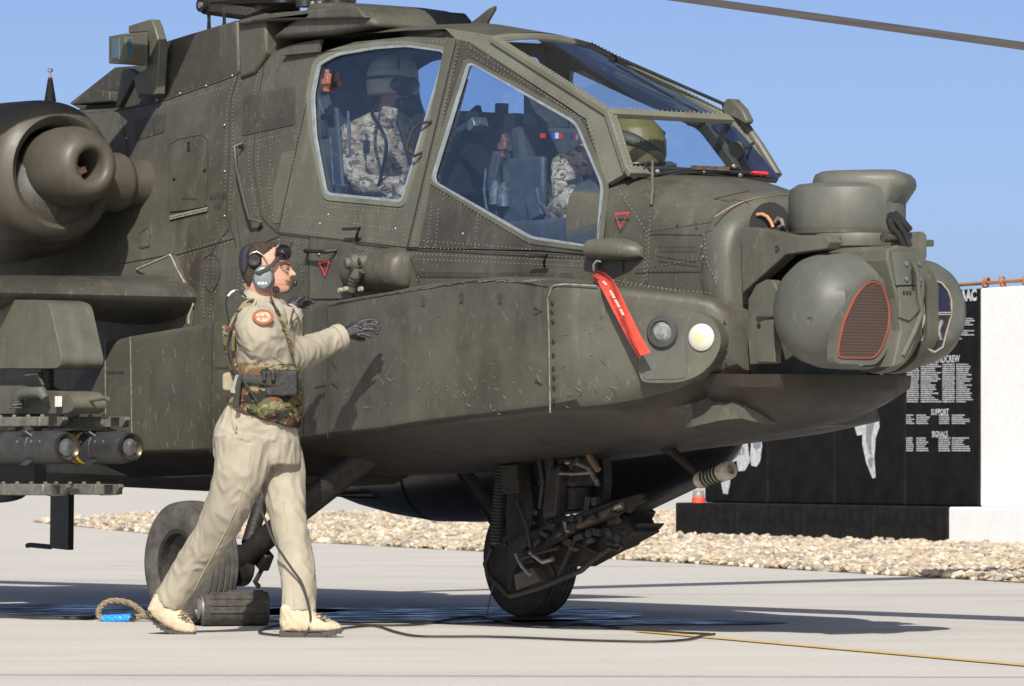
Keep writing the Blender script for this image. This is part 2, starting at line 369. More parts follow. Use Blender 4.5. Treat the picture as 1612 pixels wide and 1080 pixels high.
# ================================================================== MEMORIAL WALL (concrete T-walls)
U=Vector((.424,-.905,0)).normalized(); N_=Vector((-U.y*-1,0,0))
N_=Vector((U.y,-U.x,0))                      # faces the camera
W0=G(1062,845)
BW=1.52; WH=2.6; BH=.385; PR=.37
bwm=mat('black_painted_concrete',(.008,.008,.008),.85,var=.35,scale=5,bump=.5,bscale=25)
bwb=mat('black_painted_base',(.011,.011,.011),.85,var=.4,scale=7,bump=.6,bscale=30)
wwm=mat('white_painted_concrete',(.80,.81,.80),.7,var=.03,scale=3,bump=.4,bscale=20)
bwm.node_tree.nodes['Principled BSDF'].inputs['Specular IOR Level'].default_value=.15; bwb.node_tree.nodes['Principled BSDF'].inputs['Specular IOR Level'].default_value=.15
wpm=mat('white_mural_paint',(.50,.52,.54),.7,var=.25,scale=25)
gpm=mat('grey_mural_paint',(.22,.24,.27),.7,var=.2,scale=20)
def wpt(s,n,z): return W0+U*s+N_*(-n)+Vector((0,0,z))
def slab(i, white):
    s0=i*BW+.012; s1=(i+1)*BW-.012
    lab=['black painted concrete barrier slab at the far left end of the memorial wall','second black memorial slab from the left, between the two white paintings',
         'third black memorial slab, with a white painted shape below the helicopter nose','black memorial slab listing names in white, next to the white slab','bright white concrete barrier slab at the right edge',
         ][min(i,4)]
    e=empty('concrete_barrier',wpt((s0+s1)/2,0,0),label=lab,cat='wall',group='concrete barrier slabs of the memorial wall')
    inv=Matrix.Translation(-e.location)
    def bx(name,a,b,n0,n1,z0,z1,m,bev=.012,top=None):
        t=top if top is not None else (n0,n1)
        vs=[wpt(a,n0,z0),wpt(b,n0,z0),wpt(b,n1,z0),wpt(a,n1,z0),wpt(a,t[0],z1),wpt(b,t[0],z1),wpt(b,t[1],z1),wpt(a,t[1],z1)]
        mb=MB(); mb.add([inv@v for v in vs],[(0,3,2,1),(4,5,6,7),(0,1,5,4),(1,2,6,5),(2,3,7,6),(3,0,4,7)]); return mb.build(name,m,e,smooth=0,bevel=bev)
    bx('footing',s0,s1,0,.95,0,BH,wwm if white else bwb,.02)
    bx('panel',s0,s1,PR,PR+.2,BH+.002,WH,wwm if white else bwm,.02)
    return e
slabs=[slab(i,i>=4) for i in range(5)]
def wallM(s,z,off=.004):   # matrix for flat print on the slab faces
    M=Matrix((( U.x,0,N_.x,0),(U.y,0,N_.y,0),(0,1,0,0),(0,0,0,1))); M.translation=wpt(s,PR-off,z); return M
def wpx(px,py):            # pixel on the wall face -> s,z
    r=Vector(((px-806)/FPX,1,(HY-py)/FPX)); P=W0-N_*PR; C=Vector((0,0,CZ)); t=(P-C).dot(N_)/r.dot(N_); q=C+r*t; return (q-P).dot(U),q.z
e4=slabs[3]; inv4=Matrix.Translation(-e4.location)
def wtext(s_,px,py,size,al='CENTER',bold=.002):
    s,z=wpx(px,py); return ftext(s_,size,inv4@wallM(s,z),wpm,'lettering',e4,align=al,bold=bold)
wtext('AAC',1538,465,.155,'RIGHT',.008); wtext('GROUNDCREW',1483,566,.10,bold=.002); wtext('SUPPORT',1480,649,.085,bold=.002); wtext('SIGNALS',1480,684,.085,bold=.002)
lb=MB(); rnd=random.Random(11)
def namerows(cols, y0, y1, rows):
    for r in range(rows):
        py=y0+(y1-y0)*(r+.5)/rows; hh=(y1-y0)/rows*.62
        for xa,xb,ragged in cols:
            xe=xb-(xb-xa)*(rnd.random()**1.5*.55 if ragged else rnd.random()*.06); x=xa
            while x<xe-.5:
                w=rnd.uniform(.9,1.7); h=hh*rnd.uniform(.75,1.05)
                s0,z0=wpx(x,py+h/2); s1,z1=wpx(x+w,py-h/2)
                lb.add([inv4@wpt(s,PR-.004,z) for s,z in ((s0,z0),(s1,z0),(s1,z1),(s0,z1))],[(0,1,2,3)])
                x+=w+rnd.uniform(.25,.45)
COL=[(1428,1447,0),(1450,1482,1),(1484,1504,0),(1506,1534,1)]
namerows(COL,572,634,19); namerows([(1427,1439,1),(1443,1464,1),(1479,1495,0),(1499,1531,1)],652,668,5); namerows([(1427,1438,0),(1443,1463,1),(1478,1496,0),(1499,1528,1)],688,711,7)
namerows([(1486,1535,1)],500,535,11); namerows([(1490,1516,1)],478,490,3)
tag(lb.build('name_list',wpm,e4,smooth=0,fix=False),kind='stuff')
def mural(i,polys):
    e=slabs[i]; inv=Matrix.Translation(-e.location)
    for k,(m,P) in enumerate(polys):
        b=MB(); b.add([inv@wpt(*((lambda q:(q[0],PR-.004-.002*k,q[1]))(wpx(x,y)))) for x,y in P],[tuple(range(len(P)))])
        me=b.build('mural_shape',m,e,smooth=0,fix=False)
mural(0,[(wpm,[(1108,735),(1130,705),(1152,697),(1163,700),(1160,690),(1172,687),(1177,694),(1181,727),(1173,741),(1163,742),(1160,725),(1148,730),(1150,760),(1146,778),(1139,777),(1134,752),(1120,745)]),
         (gpm,[(1163,706),(1167,706),(1167,716),(1163,716)]),(gpm,[(1169,704),(1172,704),(1172,715),(1169,715)]),
         (wpm,[(1184,690),(1192,684),(1200,688),(1201,702),(1198,726),(1192,735),(1184,733),(1182,720)]),(gpm,[(1187,690),(1193,687),(1199,691),(1199,704),(1193,708),(1187,704)])])
mural(2,[(wpm,[(1346,672),(1352,664),(1362,664),(1384,656),(1385,672),(1379,690),(1377,720),(1379,752),(1374,753),(1364,728),(1358,700),(1358,684),(1350,686)]),
         (gpm,[(1364,668),(1378,662),(1372,690),(1373,716),(1370,716),(1364,694)]),(gpm,[(1367,724),(1371,718),(1376,722),(1374,734),(1370,735)])])
# rusty pipe with wire loops along the wall top
rm=mat('rusty_iron',(.30,.13,.05),.85,var=.35,scale=30)
e=empty('rusty_wire_pipe',wpt(4.5,PR+.08,WH),label='rusty pipe with twisted wire loops along the top of the wall',cat='pipe')
inv=Matrix.Translation(-e.location); b=MB(); b.tube([inv@wpt(x,PR+.1,WH+.055+.006*math.sin(x*5)) for x in [0,.8,1.7,2.5,3.3,4.1,4.9,5.6,6.4,7.6]],.018,8); b.build('pipe',rm,e)
for s in (5.35,6.02,6.35,6.8,7.1,3.9):
    b=MB(); ph=random.random()*3; n=20
    b.tube([inv@wpt(s+.02*math.sin(k*.5)+.05*k/n,PR+.1+.04*math.cos(2*math.pi*k/n*1.6+ph),WH+.06+.05*math.sin(2*math.pi*k/n*1.6+ph)) for k in range(n)],.011,6); b.build('wire_loop',rm,e)
# small warning lamp on the footing
q=wpt(.35,.12,BH); e=empty('marker_lamp',q,label='small red and grey marker lamp standing on the black wall footing',cat='lamp')
b=MB(); b.lathe([(0,0),(0,.075),(.055,.072),(.06,.062)],(0,0,0),(0,0,1),20); b.build('base',mat('orange_red_plastic',(.70,.07,.03),.5,var=.1),e)
b=MB(); b.lathe([(.06,.064),(.09,.066),(.10,.06),(.135,.058),(.14,0)],(0,0,0),(0,0,1),20); b.build('lamp_cap',mat('pale_grey_plastic',(.22,.2,.2),.4,var=.1),e)
# ================================================================== HELICOPTER
heli=empty('attack_helicopter',(OX,OY,0),-PHI,label='weathered olive drab attack helicopter parked on the apron, nose to the right',cat='helicopter')
def clipz(P,z,keep_above):
    out=[]; n=len(P)
    for i in range(n):
        a,b=P[i-1],P[i]; ia=(a.z>=z) if keep_above else (a.z<=z); ib=(b.z>=z) if keep_above else (b.z<=z)
        if ia!=ib: t=(z-a.z)/(b.z-a.z); q=a.lerp(b,t); q.z=z; out.append(q)
        if ib: out.append(b)
    return out
NUP=Vector((0,1,-.2)).normalized()*1   # inward normal of the leaning skin (starboard)
NLO=Vector((0,1,0))
def skin_mb(poly, holes=(), off=0.0, th=.02):
    up=[T(x,y,a=-.90-off,b=.2) for x,y in poly]; lo=[T(x,y,a=-.52-off) for x,y in poly]
    b=MB()
    cu=clipz(up,1.9,True); cl=clipz(lo,1.9,False)
    if len(cu)>2: b.prism(cu,NUP*th,[[T(x,y,a=-.90-off,b=.2) for x,y in h] for h in holes])
    if len(cl)>2: b.prism(cl,NLO*th)
    return b
# --- skins and doors (pixel outlines on the starboard side, mirrored to port)
aft=[(-150,600),(-150,208),(20,180),(185,172),(250,158),(365,118),(418,85),(470,68),(505,62),(499,84),(482,165),(437,366),(520,376),(640,392),(850,396),(940,404),(935,470),(900,560),(300,600)]
both(skin_mb(aft),'fuselage_skin',OLIVE,heli)
door1=[(500,84),(560,66),(640,58),(716,60),(700,130),(637,389),(437,365),(482,165)]
win1=fillet([(500,100),(530,84),(590,74),(640,71),(702,80),(632,318),(512,306),(494,215),(490,150)],9)
both(skin_mb(door1,[win1],.006,.028),'pilot_door',OLIVE3,heli)
door2=[(738,66),(920,188),(953,287),(940,402),(850,394),(641,390),(718,62)]
win2=fillet([(737,96),(907,192),(949,292),(940,390),(835,375),(678,284)],11)
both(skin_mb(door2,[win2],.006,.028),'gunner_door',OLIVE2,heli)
def shrink(P,d):
    c=Vector((sum(p[0] for p in P)/len(P),sum(p[1] for p in P)/len(P))); out=[]
    for x,y in P:
        v=Vector((x,y))-c; out.append(tuple(c+v*(1+d/v.length)))
    return out
def ringmb(P,din,dout,off,th):
    b=MB(); O=[T(x,y,a=-.90-off,b=.2) for x,y in shrink(P,dout)]; I=[T(x,y,a=-.90-off,b=.2) for x,y in shrink(P,din)]
    b.prism(O,NUP*th,[I]); return b
SEALB=mat('window_seal',(.19,.22,.24),.5,var=.2,scale=20)
both(ringmb(win1,-3.5,1.2,.011,.01),'window_seal',SEALB,heli,smooth=0); both(ringmb(win2,-3.5,1.2,.011,.01),'window_seal',SEALB,heli,smooth=0)
both(ringmb(win1,1.5,9,.012,.007),'window_frame',FRAME,heli,smooth=0); both(ringmb(win2,1.5,9,.012,.007),'window_frame',OLIVE3,heli,smooth=0)
def pane(P,off=-.004): 
    b=MB(); b.prism([T(x,y,a=-.90-off,b=.2) for x,y in shrink(P,2)],NUP*.006); return b
both(pane(win1),'side_window',GLASS,heli,smooth=0); both(pane(win2),'side_window',GLASS,heli,smooth=0)
# --- canopy frame strip between doors and roof glass
fr=[(700,44),(775,56),(868,116),(962,174),(992,268),(955,290),(922,186),(738,66),(718,62)]
both(skin_mb(fr,(),.008,.03),'canopy_frame',FRAME,heli)
post=[(702,58),(720,62),(657,389),(636,389)]
both(skin_mb(post,(),.014,.02),'door_post',OLIVE3,heli)
def S1(x,y,off=0): return T(x,y,a=-.90-off,b=.2)
def mir(p): return Vector((p[0],-p[1],p[2]))
# --- roof glass and windshield
A,B,E=S1(778,62),S1(960,178),S1(990,270)
Am,Bm,Em=mir(A),mir(B),mir(E)
def grid(p00,p10,p11,p01,nu,nv,bulge,vec):
    b=MB(); rows=[]
    for j in range(nv+1):
        r=[]
        for i in range(nu+1):
            u,v=i/nu,j/nv; p=(p00*(1-u)+p10*u)*(1-v)+(p01*(1-u)+p11*u)*v; r.append(p+Vector(vec)*bulge*4*u*(1-u))
        rows.append(r)
    b.v=[tuple(p) for r in rows for p in r]; n=nu+1
    b.f=[(j*n+i,j*n+i+1,(j+1)*n+i+1,(j+1)*n+i) for j in range(nv) for i in range(nu)]; return b
grid(A,Am,Bm,B,8,2,.03,(.3,0,1)).build('roof_glass',GLASS,heli)
ws=grid(B,Bm,Em,E,2,2,0,(0,0,1)).build('windshield',GLASS,heli,smooth=0)
def bar(name,pts,w,h,m,**k):
    b=MB(); pts=[Vector(p) for p in pts]
    rings=[]
    for i,p in enumerate(pts):
        d=(pts[min(i+1,len(pts)-1)]-pts[max(i-1,0)]).normalized(); up=Vector(k.get('up',(0,0,1))); s=d.cross(up).normalized(); u=s.cross(d)
        rings.append([p+s*w/2+u*h/2,p-s*w/2+u*h/2,p-s*w/2-u*h/2,p+s*w/2-u*h/2])
    b.loft(rings); return b.build(name,m,heli,smooth=0,bevel=.004)
arc=lambda p,q,bu,n=8:[p.lerp(q,i/n)+Vector((.3,0,1))*bu*4*(i/n)*(1-i/n) for i in range(n+1)]
bar('windshield_frame',[B+Vector((.01,-.01,0)),Bm+Vector((.01,.01,0))],.045,.03,FRAME,up=(1,0,1.2))
bar('windshield_frame',[E+Vector((.01,-.02,0)),Em+Vector((.01,.02,0))],.05,.03,FRAME,up=(1,0,1))
for s in (1,-1):
    f=lambda p:Vector((p.x,p.y*s,p.z))
    bar('windshield_frame',[f(B),f(E)],.05,.035,FRAME,up=(1,0,1))
    bar('roof_frame',[f(A),f(B)],.05,.03,FRAME,up=(0,0,1))
bar('roof_frame',arc(A,Am,.03),.06,.03,FRAME,up=(.2,0,1))
# --- roof deck aft of the glass
top=[(-150,208),(20,183),(150,177),(185,172),(250,158),(365,118),(418,85),(470,70),(505,62),(560,54),(640,48),(700,46),(778,60)]
rings=[]
for x,y in top:
    p=SIDE(x,y,.002); q=mir(p); c=.045
    ring=[p]+[p.lerp(q,i/8)+Vector((0,0,1))*c*4*(i/8)*(1-i/8) for i in range(1,8)]+[q]
    rings.append(ring)
MB().loft(rings,cap=False,close=False).build('roof_deck',OLIVE,heli)
# --- rotor pylon fairing
def lat(P,L): return [T(x,y,a=L) for x,y in P]
def slabmb(P,L0,L1): return MB().prism(lat(P,L0),(0,L1-L0,0))
pf=[(245,69),(300,50),(373,30),(379,120),(420,95),(420,130),(300,175),(245,185)]
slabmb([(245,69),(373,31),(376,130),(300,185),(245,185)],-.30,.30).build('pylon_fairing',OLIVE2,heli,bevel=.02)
slabmb([(374,31),(417,20),(419,83),(400,115),(377,125)],-.33,.33).build('pylon_fairing',OLIVE,heli,bevel=.015)
slabmb([(419,36),(540,30),(560,60),(520,75),(419,100)],-.10,.30).build('intake_recess',BLACKM,heli,smooth=0)
slabmb([(371,32),(416,22),(500,14),(560,9),(575,28),(545,29),(417,33),(376,40)],-.36,.36).build('fairing_roof',OLIVE,heli,bevel=.012)
# front mound, rounded
mp_=[(500,66),(522,48),(548,30),(565,10),(600,8),(635,13),(655,21),(664,31),(668,46),(600,60)]
rings=[]
for k,(f_,l) in enumerate(((.93,-.33),(1,-.28),(1.02,-.1),(1.02,.1),(1,.28),(.93,.33))):
    P=lat(mp_,0); c=sum(P,Vector())/len(P); rings.append([Vector((c.x+(p.x-c.x)*f_,l,c.z+(p.z-c.z)*f_)) for p in P])
MB().loft(rings).build('fairing_nose',OLIVE,heli,smooth=50,bevel=.02)
slabmb([(419,40),(500,33),(500,50),(419,72)],-.34,-.30)
b=MB(); b.tube([T(425,48,a=-.2),T(440,50,a=-.2),T(448,58,a=-.2),T(430,62,a=-.2)],.012,8); b.build('hydraulic_pipe',STEEL,heli)
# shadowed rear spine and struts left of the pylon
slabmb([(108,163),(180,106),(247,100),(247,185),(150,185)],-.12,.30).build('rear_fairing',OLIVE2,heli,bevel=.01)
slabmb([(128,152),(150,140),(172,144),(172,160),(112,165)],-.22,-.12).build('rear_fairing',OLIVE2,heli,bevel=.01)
slabmb([(182,168),(192,108),(203,108),(215,115),(186,170)],-.34,-.30).build('fairing_brace',OLIVE,heli,bevel=.004)
slabmb([(202,41),(238,30),(243,42),(251,70),(246,148),(240,150),(215,148),(209,120),(230,108),(232,50),(202,52)],-.40,-.34).build('sensor_mount',OLIVE3,heli,bevel=.006)
# missile warning sensor: box with two windows
sx=T(195,80,a=-.50); 
e=MB(); hxv=Vector((1,0,0)); 
cx=T(172,55,a=-.62); 
P1=[T(195,53,a=-.62),T(233,50,a=-.45),T(233,103,a=-.45),T(195,101,a=-.62)]
P0=[T(171,57,a=-.54),T(171,100,a=-.54)]
b=MB(); vs=[P0[0],P1[0],P1[1],P0[0]+Vector((-.02,.25,0)),P0[1],P1[3],P1[2],P0[1]+Vector((-.02,.25,0))]
b.add(vs,[(0,1,2,3),(7,6,5,4),(0,4,5,1),(1,5,6,2),(2,6,7,3),(3,7,4,0)]); ms=b.build('warning_sensor',OLIVE3,heli,smooth=0,bevel=.006)
def facequad(a,b_,c,d,u0,u1,v0,v1,off,m,name,parent):
    def P(u,v): return (a*(1-u)+b_*u)*(1-v)+(d*(1-u)+c*u)*v
    n=(b_-a).cross(d-a).normalized(); 
    if (loc2w(P(.5,.5)+n)-Vector((0,0,CZ))).length>(loc2w(P(.5,.5))-Vector((0,0,CZ))).length: n=-n
    q=MB().prism([P(u0,v0)+n*off,P(u1,v0)+n*off,P(u1,v1)+n*off,P(u0,v1)+n*off],-n*off*.9); return q.build(name,m,parent,smooth=0)
LENSB=mat('sensor_window',(.03,.09,.13),.1,var=.3,scale=40)
facequad(P1[0],P1[1],P1[2],P1[3],.05,.35,.12,.85,.004,FRAME,'window_rim',ms); facequad(P1[0],P1[1],P1[2],P1[3],.11,.29,.18,.79,.007,LENSB,'sensor_lens',ms)
facequad(P0[0],P1[0],P1[3],P0[1],.3,.75,.12,.85,.004,FRAME,'window_rim',ms); facequad(P0[0],P1[0],P1[3],P0[1],.38,.67,.18,.79,.007,LENSB,'sensor_lens',ms)
# antennas
b=MB(); p0,p1=T(79,160,a=-.9),T(79,122,a=-.9); b.lathe([(0,.034),((p1-p0).length,.012)],p0,p1-p0,14,True); an=b.build('whip_antenna',OLIVE2,heli)
b=MB(); b.lathe([(0,.006),(.03,.006),(.032,.014),(.045,.015),(.05,.008)],p1,(0,0,1),12,True); b.build('antenna_tip',STEEL,an)
slabmb([(736,39),(752,27),(768,14),(778,9),(777,16),(767,33),(764,42),(740,42)],.0,.02).build('blade_antenna',OLIVE2,heli,bevel=.004)
# --- rotor hub and blade
hub=T(435,-20,a=0.0); 
hubo=MB().lathe([(-.16,.0),(-.16,.13),(-.02,.14),(.0,.34),(.12,.34),(.2,.12),(.3,.1)],hub+Vector((0,0,.02)),(0,0,1),28).build('rotor_hub',BLACK,heli)
b=MB(); b.tube([T(322,14,a=-.3),T(345,16,a=-.3),T(390,20,a=-.2),T(430,5,a=-.1),T(470,2,a=0)],[.03,.035,.045,.05,.05],10); b.build('pitch_horn',GUNM,hubo)
b=MB(); b.lathe([(-.03,0),(-.03,.04),(.03,.04),(.03,0)],T(322,8,a=-.33),(0,1,0),16); b.build('horn_bearing',GUNM,hubo)
b=MB(); b.lathe([(-.035,0),(-.035,.018),(-.02,.02)],T(322,8,a=-.335),(0,1,0),12); b.build('bearing_bolt',STEEL,hubo)
for x in (328,352):
    b=MB(); b.tube([T(x,14,a=-.3),T(x+1,30,a=-.3),T(x+1,46,a=-.28)],[.012,.009,.012],8); b.build('pitch_link',GUNM,hubo)
for x,y in ((372,2),(410,8),(445,-3),(480,3),(505,6),(530,3)):
    b=MB(); b.lathe([(0,.05),(.05,.05),(.06,.03),(.09,.03)],T(x,y+8,a=-.15),(0,0,1),14,True); b.build('hub_fitting',BLACK,hubo)
b=MB(); b.tube([T(330,2,a=-.3),T(400,-6,a=-.2),T(520,-8,a=0),T(560,0,a=.1)],[.03,.05,.05,.03],10); b.build('hub_arm',BLACK,hubo)
for x in (492,503): 
    b=MB(); b.tube([T(x,14,a=-.25),T(x,2,a=-.25)],.014,8); b.build('pitch_link',STEEL,hubo)
# blade seen at the top right, and the others (their shadows lie on the apron)
hubw=loc2w(hub)
def blade(az,tipdrop,name='rotor_blade',root=.12,len_=7.3,zoff=.25):
    tilt=.168 if abs(az-R(135))<.1 else -.035
    d=Vector((math.sin(az),math.cos(az),0)); n=Vector((d.y,-d.x,0)); base=Vector((hubw.x,hubw.y,3.70))
    M=heli_inv; rings=[]
    for i in range(15):
        t=root+(len_-root)*i/14; q=base+d*t-Vector((0,0,tilt*t)); ch=.53 if t>1.2 else .22
        ring=[]
        for u,h in ((-.27,0),(-.22,.016),(-.05,.024),(.2,.014),(.73,.003),(.73,-.003),(.2,-.010),(-.05,-.015),(-.22,-.012)):
            ring.append(M@(q+n*ch*u+Vector((0,0,h))))
        rings.append(ring)
    return MB().loft(rings).build(name,mat('blade_paint',(.075,.062,.048),.55,var=.2,scale=3),heli)
heli_inv=(Matrix.Translation((OX,OY,0))@Matrix.Rotation(-PHI,4,'Z')).inverted()
BLADE_AZ=R(135); 
for k in range(4): blade(BLADE_AZ+k*math.pi/2,1.05)

# --- engine nacelle (starboard, mirrored)
ec=T(95,271,a=-1.02)
GB=paint('nacelle_paint',(.064,.057,.042),amt=.6,rough=.48,dust=(.11,.10,.085))
def nac(s):
    o=Vector((ec.x,ec.y*s,ec.z)); ax=(1,0,0)
    n=MB().lathe([(-2.2,.34),(-1.2,.42),(-.5,.41),(-.2,.405),(-.08,.39),(-.02,.36),(.01,.31),(-.02,.27),(-.1,.245),(-.3,.23),(-.6,.22)],o,ax,48).build('engine_cowling',GB,heli,smooth=60)
    g=T(125,262,a=-1.0); g=Vector((g.x,g.y*s,g.z)); 
    gb=MB().lathe([(-.55,.16),(-.3,.205),(-.16,.222),(-.04,.222),(.05,.20),(.11,.165),(.135,.125),(.13,.095),(.10,.082),(-.05,.078),(-.12,.078)],g,ax,48).build('nose_gearbox_fairing',GB,heli,smooth=60)
    MB().lathe([(-.10,.078),(-.11,0)],g,ax,24).build('duct_screen',BLACKM,gb)
    b=MB(); 
    for k in range(5): b.tube([g+Vector((-.06,.05*math.cos(k),.05*math.sin(k))),g+Vector((-.02,.03*math.cos(k+1.5),-.02)),g+Vector((-.03,-.04,.05*math.sin(k*2)))],.004,6)
    b.build('duct_wiring',mat('pale_wire',(.5,.48,.42),.5,var=.1),gb)
    MB().box(g+Vector((-.03,.03*1,-.02)),(.03,.05,.035),Matrix.Rotation(.4,3,'X')).build('duct_sensor',mat('faded_orange',(.45,.24,.14),.6,var=.2),gb)
    MB().box(g+Vector((-.05,.0,-.055)),(.05,.06,.02)).build('duct_sensor',STEEL,gb)
    # drive shaft fairing between gearbox and fuselage
    a0=Vector((g.x-.28,(-1.0)*s,g.z-.06)); MB().lathe([(0,.15),(.16,.16),(.42,.165),(.46,.15),(.47,.13),(.6,.13)],a0,(0,s,0),32).build('shaft_fairing',GB,heli,smooth=60)
    return n
nac(1)
nac(-1)
b=MB(); rings=[]
for X,r,dy in ((-3.2,.34,.1),(-2.2,.36,.08),(-1.75,.33,.05),(-1.55,.25,.03),(-1.48,.1,.02)):
    rings.append([Vector((X,ec.y+dy+math.cos(t*math.pi/10)*(r+.02),ec.z-.12+math.sin(t*math.pi/10)*r)) for t in range(20)])
chin=MB().loft(rings); both(chin,'nacelle_fairing',OLIVE2,heli,smooth=60)

# --- stub wing
def wing(s):
    c=T(300,462,a=-.55); xl=c.x; z0=c.z; rings=[]
    for L,thk,ch in ((-.45,.31,1.5),(-.55,.29,1.45),(-.62,.27,1.42),(-1.2,.245,1.3),(-2.0,.22,1.15),(-2.55,.18,1.0)):
        ring=[]
        for k in range(24):
            t=2*math.pi*k/24; u=(1-math.cos(t))/2; yt=thk/2*(2.6*math.sqrt(max(u,0))*(1-u)**.9*1.0 if True else 0)*.9
            ring.append(Vector((xl+.02-u*ch,L*s,z0-.02+(yt if t<math.pi else -yt*1.0)+(.0))))
        rings.append(ring)
    w=MB().loft(rings).build('stub_wing',OLIVE2,heli,smooth=40)
    return w
wing(1); wing(-1)
# wing root fillets (pale sealed edges)
rf=[(213,424),(262,402),(275,402),(303,470),(300,520),(296,525),(285,460),(225,430)]
skin_mb(rf,(),.012,.01).build('wing_root_seal',OLIVE3,heli,smooth=0)
b=MB(); b.tube([SIDE(x,y,.014) for x,y in ((215,424),(268,401),(285,435),(300,462),(304,480),(297,497),(297,510))],.006,6); b.build('sealant_bead',SEAL,heli)

# --- lower fuselage with forward avionics bays (symmetrical loft)
ST=[(112,608,716,.88,.0,.05),(165,537,716,.90,.0,.05),(205,528,718,.90,.0,.05),(300,512,716,.90,.0,.05),(355,503,712,.90,.0,.05),(460,484,698,.90,.0,.05),(513,477,692,.90,.0,.05),
    (516,474,690,.945,.0,.05),(600,460,682,.95,.0,.05),(660,448,674,.95,.0,.06),(740,438,664,.95,.0,.06),(790,435,659,.95,.0,.06),(864,446,652,.95,0,.07),
    (868,446,652,.952,0,.08),(905,449,651,.915,0,.11),(960,453,648,.835,0,.14),(1000,457,643,.765,0,.17),(1040,461,635,.695,0,.19),(1090,467,616,.61,0,.20),(1118,474,602,.56,0,.20),(1138,492,592,.52,0,.18),(1152,520,584,.48,0,.12)]
def bayw(x):
    for s0,s1 in zip(ST,ST[1:]):
        if s0[0]<=x<=s1[0]: return s0[3]+(s1[3]-s0[3])*(x-s0[0])/(s1[0]-s0[0])
    return ST[0][3] if x<ST[0][0] else ST[-1][3]
rings=[]
for px,yt,yb,w,_,r in ST:
    t=T(px,yt,a=-w); bt=T(px,yb,a=-w); X=t.x; zt,zb=t.z,bt.z
    zk=.75+.022*(X+1) if X<1 else (.795+.165*(X-1)/2.15 if X<3.15 else .96+.14*(X-3.15))
    zk=min(zk,zb-.03); half=[Vector((X,0,zk)),Vector((X,-.28,zk+.005)),Vector((X,-min(.5,w-.06),zk+.03)),]
    for k in range(5):
        a=math.pi/2*k/4; half.append(Vector((X,-(w-r+r*math.sin(a)),zb+r-r*math.cos(a))))
    rt=.035
    for k in range(4):
        a=math.pi/2*k/3; half.append(Vector((X,-(w-rt+rt*math.cos(a)),zt-rt+rt*math.sin(a))))
    half.append(Vector((X,-min(.3,w-.1),zt+.0)))
    rings.append(half+[mir(p) for p in reversed(half[1:])])
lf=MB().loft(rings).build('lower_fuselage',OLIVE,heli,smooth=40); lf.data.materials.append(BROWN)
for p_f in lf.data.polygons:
    if p_f.normal.z<-.5: p_f.material_index=1  # downward faces take the shade-darkened paint
rings=[]
for X,w,zt,zb in ((-11.5,.16,2.0,1.45),(-9,.22,2.1,1.25),(-6,.34,2.3,.95),(-4.2,.42,2.6,.8),(-3.25,.46,2.75,.74),(-3,.5,1.92,.72),(-1.2,.52,1.92,.68),(-.2,.515,1.9,.72)):
    ring=[]
    for k in range(24):
        t=2*math.pi*k/24; cc_,ss=math.cos(t),math.sin(t); e=5; rr=(abs(cc_)**e+abs(ss)**e)**(-1/e); ring.append(Vector((X,cc_*rr*w,(zt+zb)/2+ss*rr*(zt-zb)/2)))
    rings.append(ring)
MB().loft(rings).build('rear_hull',OLIVE2,heli,smooth=40)
# --- nose body
rings=[]
for X,hw,zt,zb,e in ((2.35,.50,2.26,1.2,5),(2.78,.49,2.255,1.2,4.5),(3.0,.48,2.225,1.2,3.6),(3.2,.465,2.18,1.22,3.0),(3.40,.45,2.13,1.24,2.6)):
    zc=(zt+zb)/2+.15; ring=[]
    for k in range(40):
        t=2*math.pi*k/40; c,s=math.cos(t),math.sin(t); rr=(abs(c)**e+abs(s)**e)**(-1/e); ring.append(Vector((X,c*rr*hw,zc+s*rr*((zt-zc) if s>0 else (zc-zb)))))
    rings.append(ring)
MB().loft(rings).build('nose_body',OLIVE,heli,smooth=40)
# collar in front of the nose: darker rounded ring
rings=[]
for X,k_,zt in ((3.36,1.03,2.14),(3.40,1.06,2.15),(3.47,1.07,2.13),(3.53,1.03,2.08),(3.55,.95,2.04)):
    ring=[]; hw=.455*k_; zb=1.27; zc=1.80
    for k in range(40):
        t=2*math.pi*k/40; c,s=math.cos(t),math.sin(t); e=2.5; rr=(abs(c)**e+abs(s)**e)**(-1/e); ring.append(Vector((X,c*rr*hw,zc+s*rr*((zt-zc) if s>0 else (zc-zb)))))
    rings.append(ring)
COLLAR=paint('collar_paint',(.07,.072,.058),amt=.2)
MB().loft(rings,cap=True).build('nose_collar',COLLAR,heli,smooth=50)
MB().lathe([(0,.34),(.02,.33),(.022,0)],(3.54,0,1.66),(1,0,0),32).build('nose_bulkhead',BLACKM,heli)

# --- sensor turret (day / night sights) and pilot night sensor
def xs(P,X): return [T(x,y,X=X) for x,y in P]
tx,tz=4.16,1.55
e=MB().lathe([(0,.2),(.5,.2)],(3.55,0,1.62),(1,0,0),24).build('turret_neck',BLACKM,heli)
def clampx(lim): return lambda v: Vector((min(v.x,lim),v.y,v.z))
fl=MB().lathe([(-.60,0),(-.595,.07),(-.57,.14),(-.525,.20),(-.46,.245),(-.38,.267),(-.28,.272),(-.14,.272),(-.10,.262),(-.09,.24),(-.09,0)],(tx,0,tz),(0,1,0),64,fn=clampx(tx+.235)).build('night_sight_drum',GREYG,heli,smooth=28)
wp_=fillet([(1320,562),(1322,540),(1330,505),(1349,465),(1366,446),(1377,443),(1390,452),(1400,485),(1399,515),(1388,548),(1376,563)],7,2)
xw=tx+.235
BRW=bpy.data.materials.new('brown_louvre_window'); BRW.use_nodes=True; nt=BRW.node_tree; p=nt.nodes['Principled BSDF']; p.inputs['Roughness'].default_value=.5
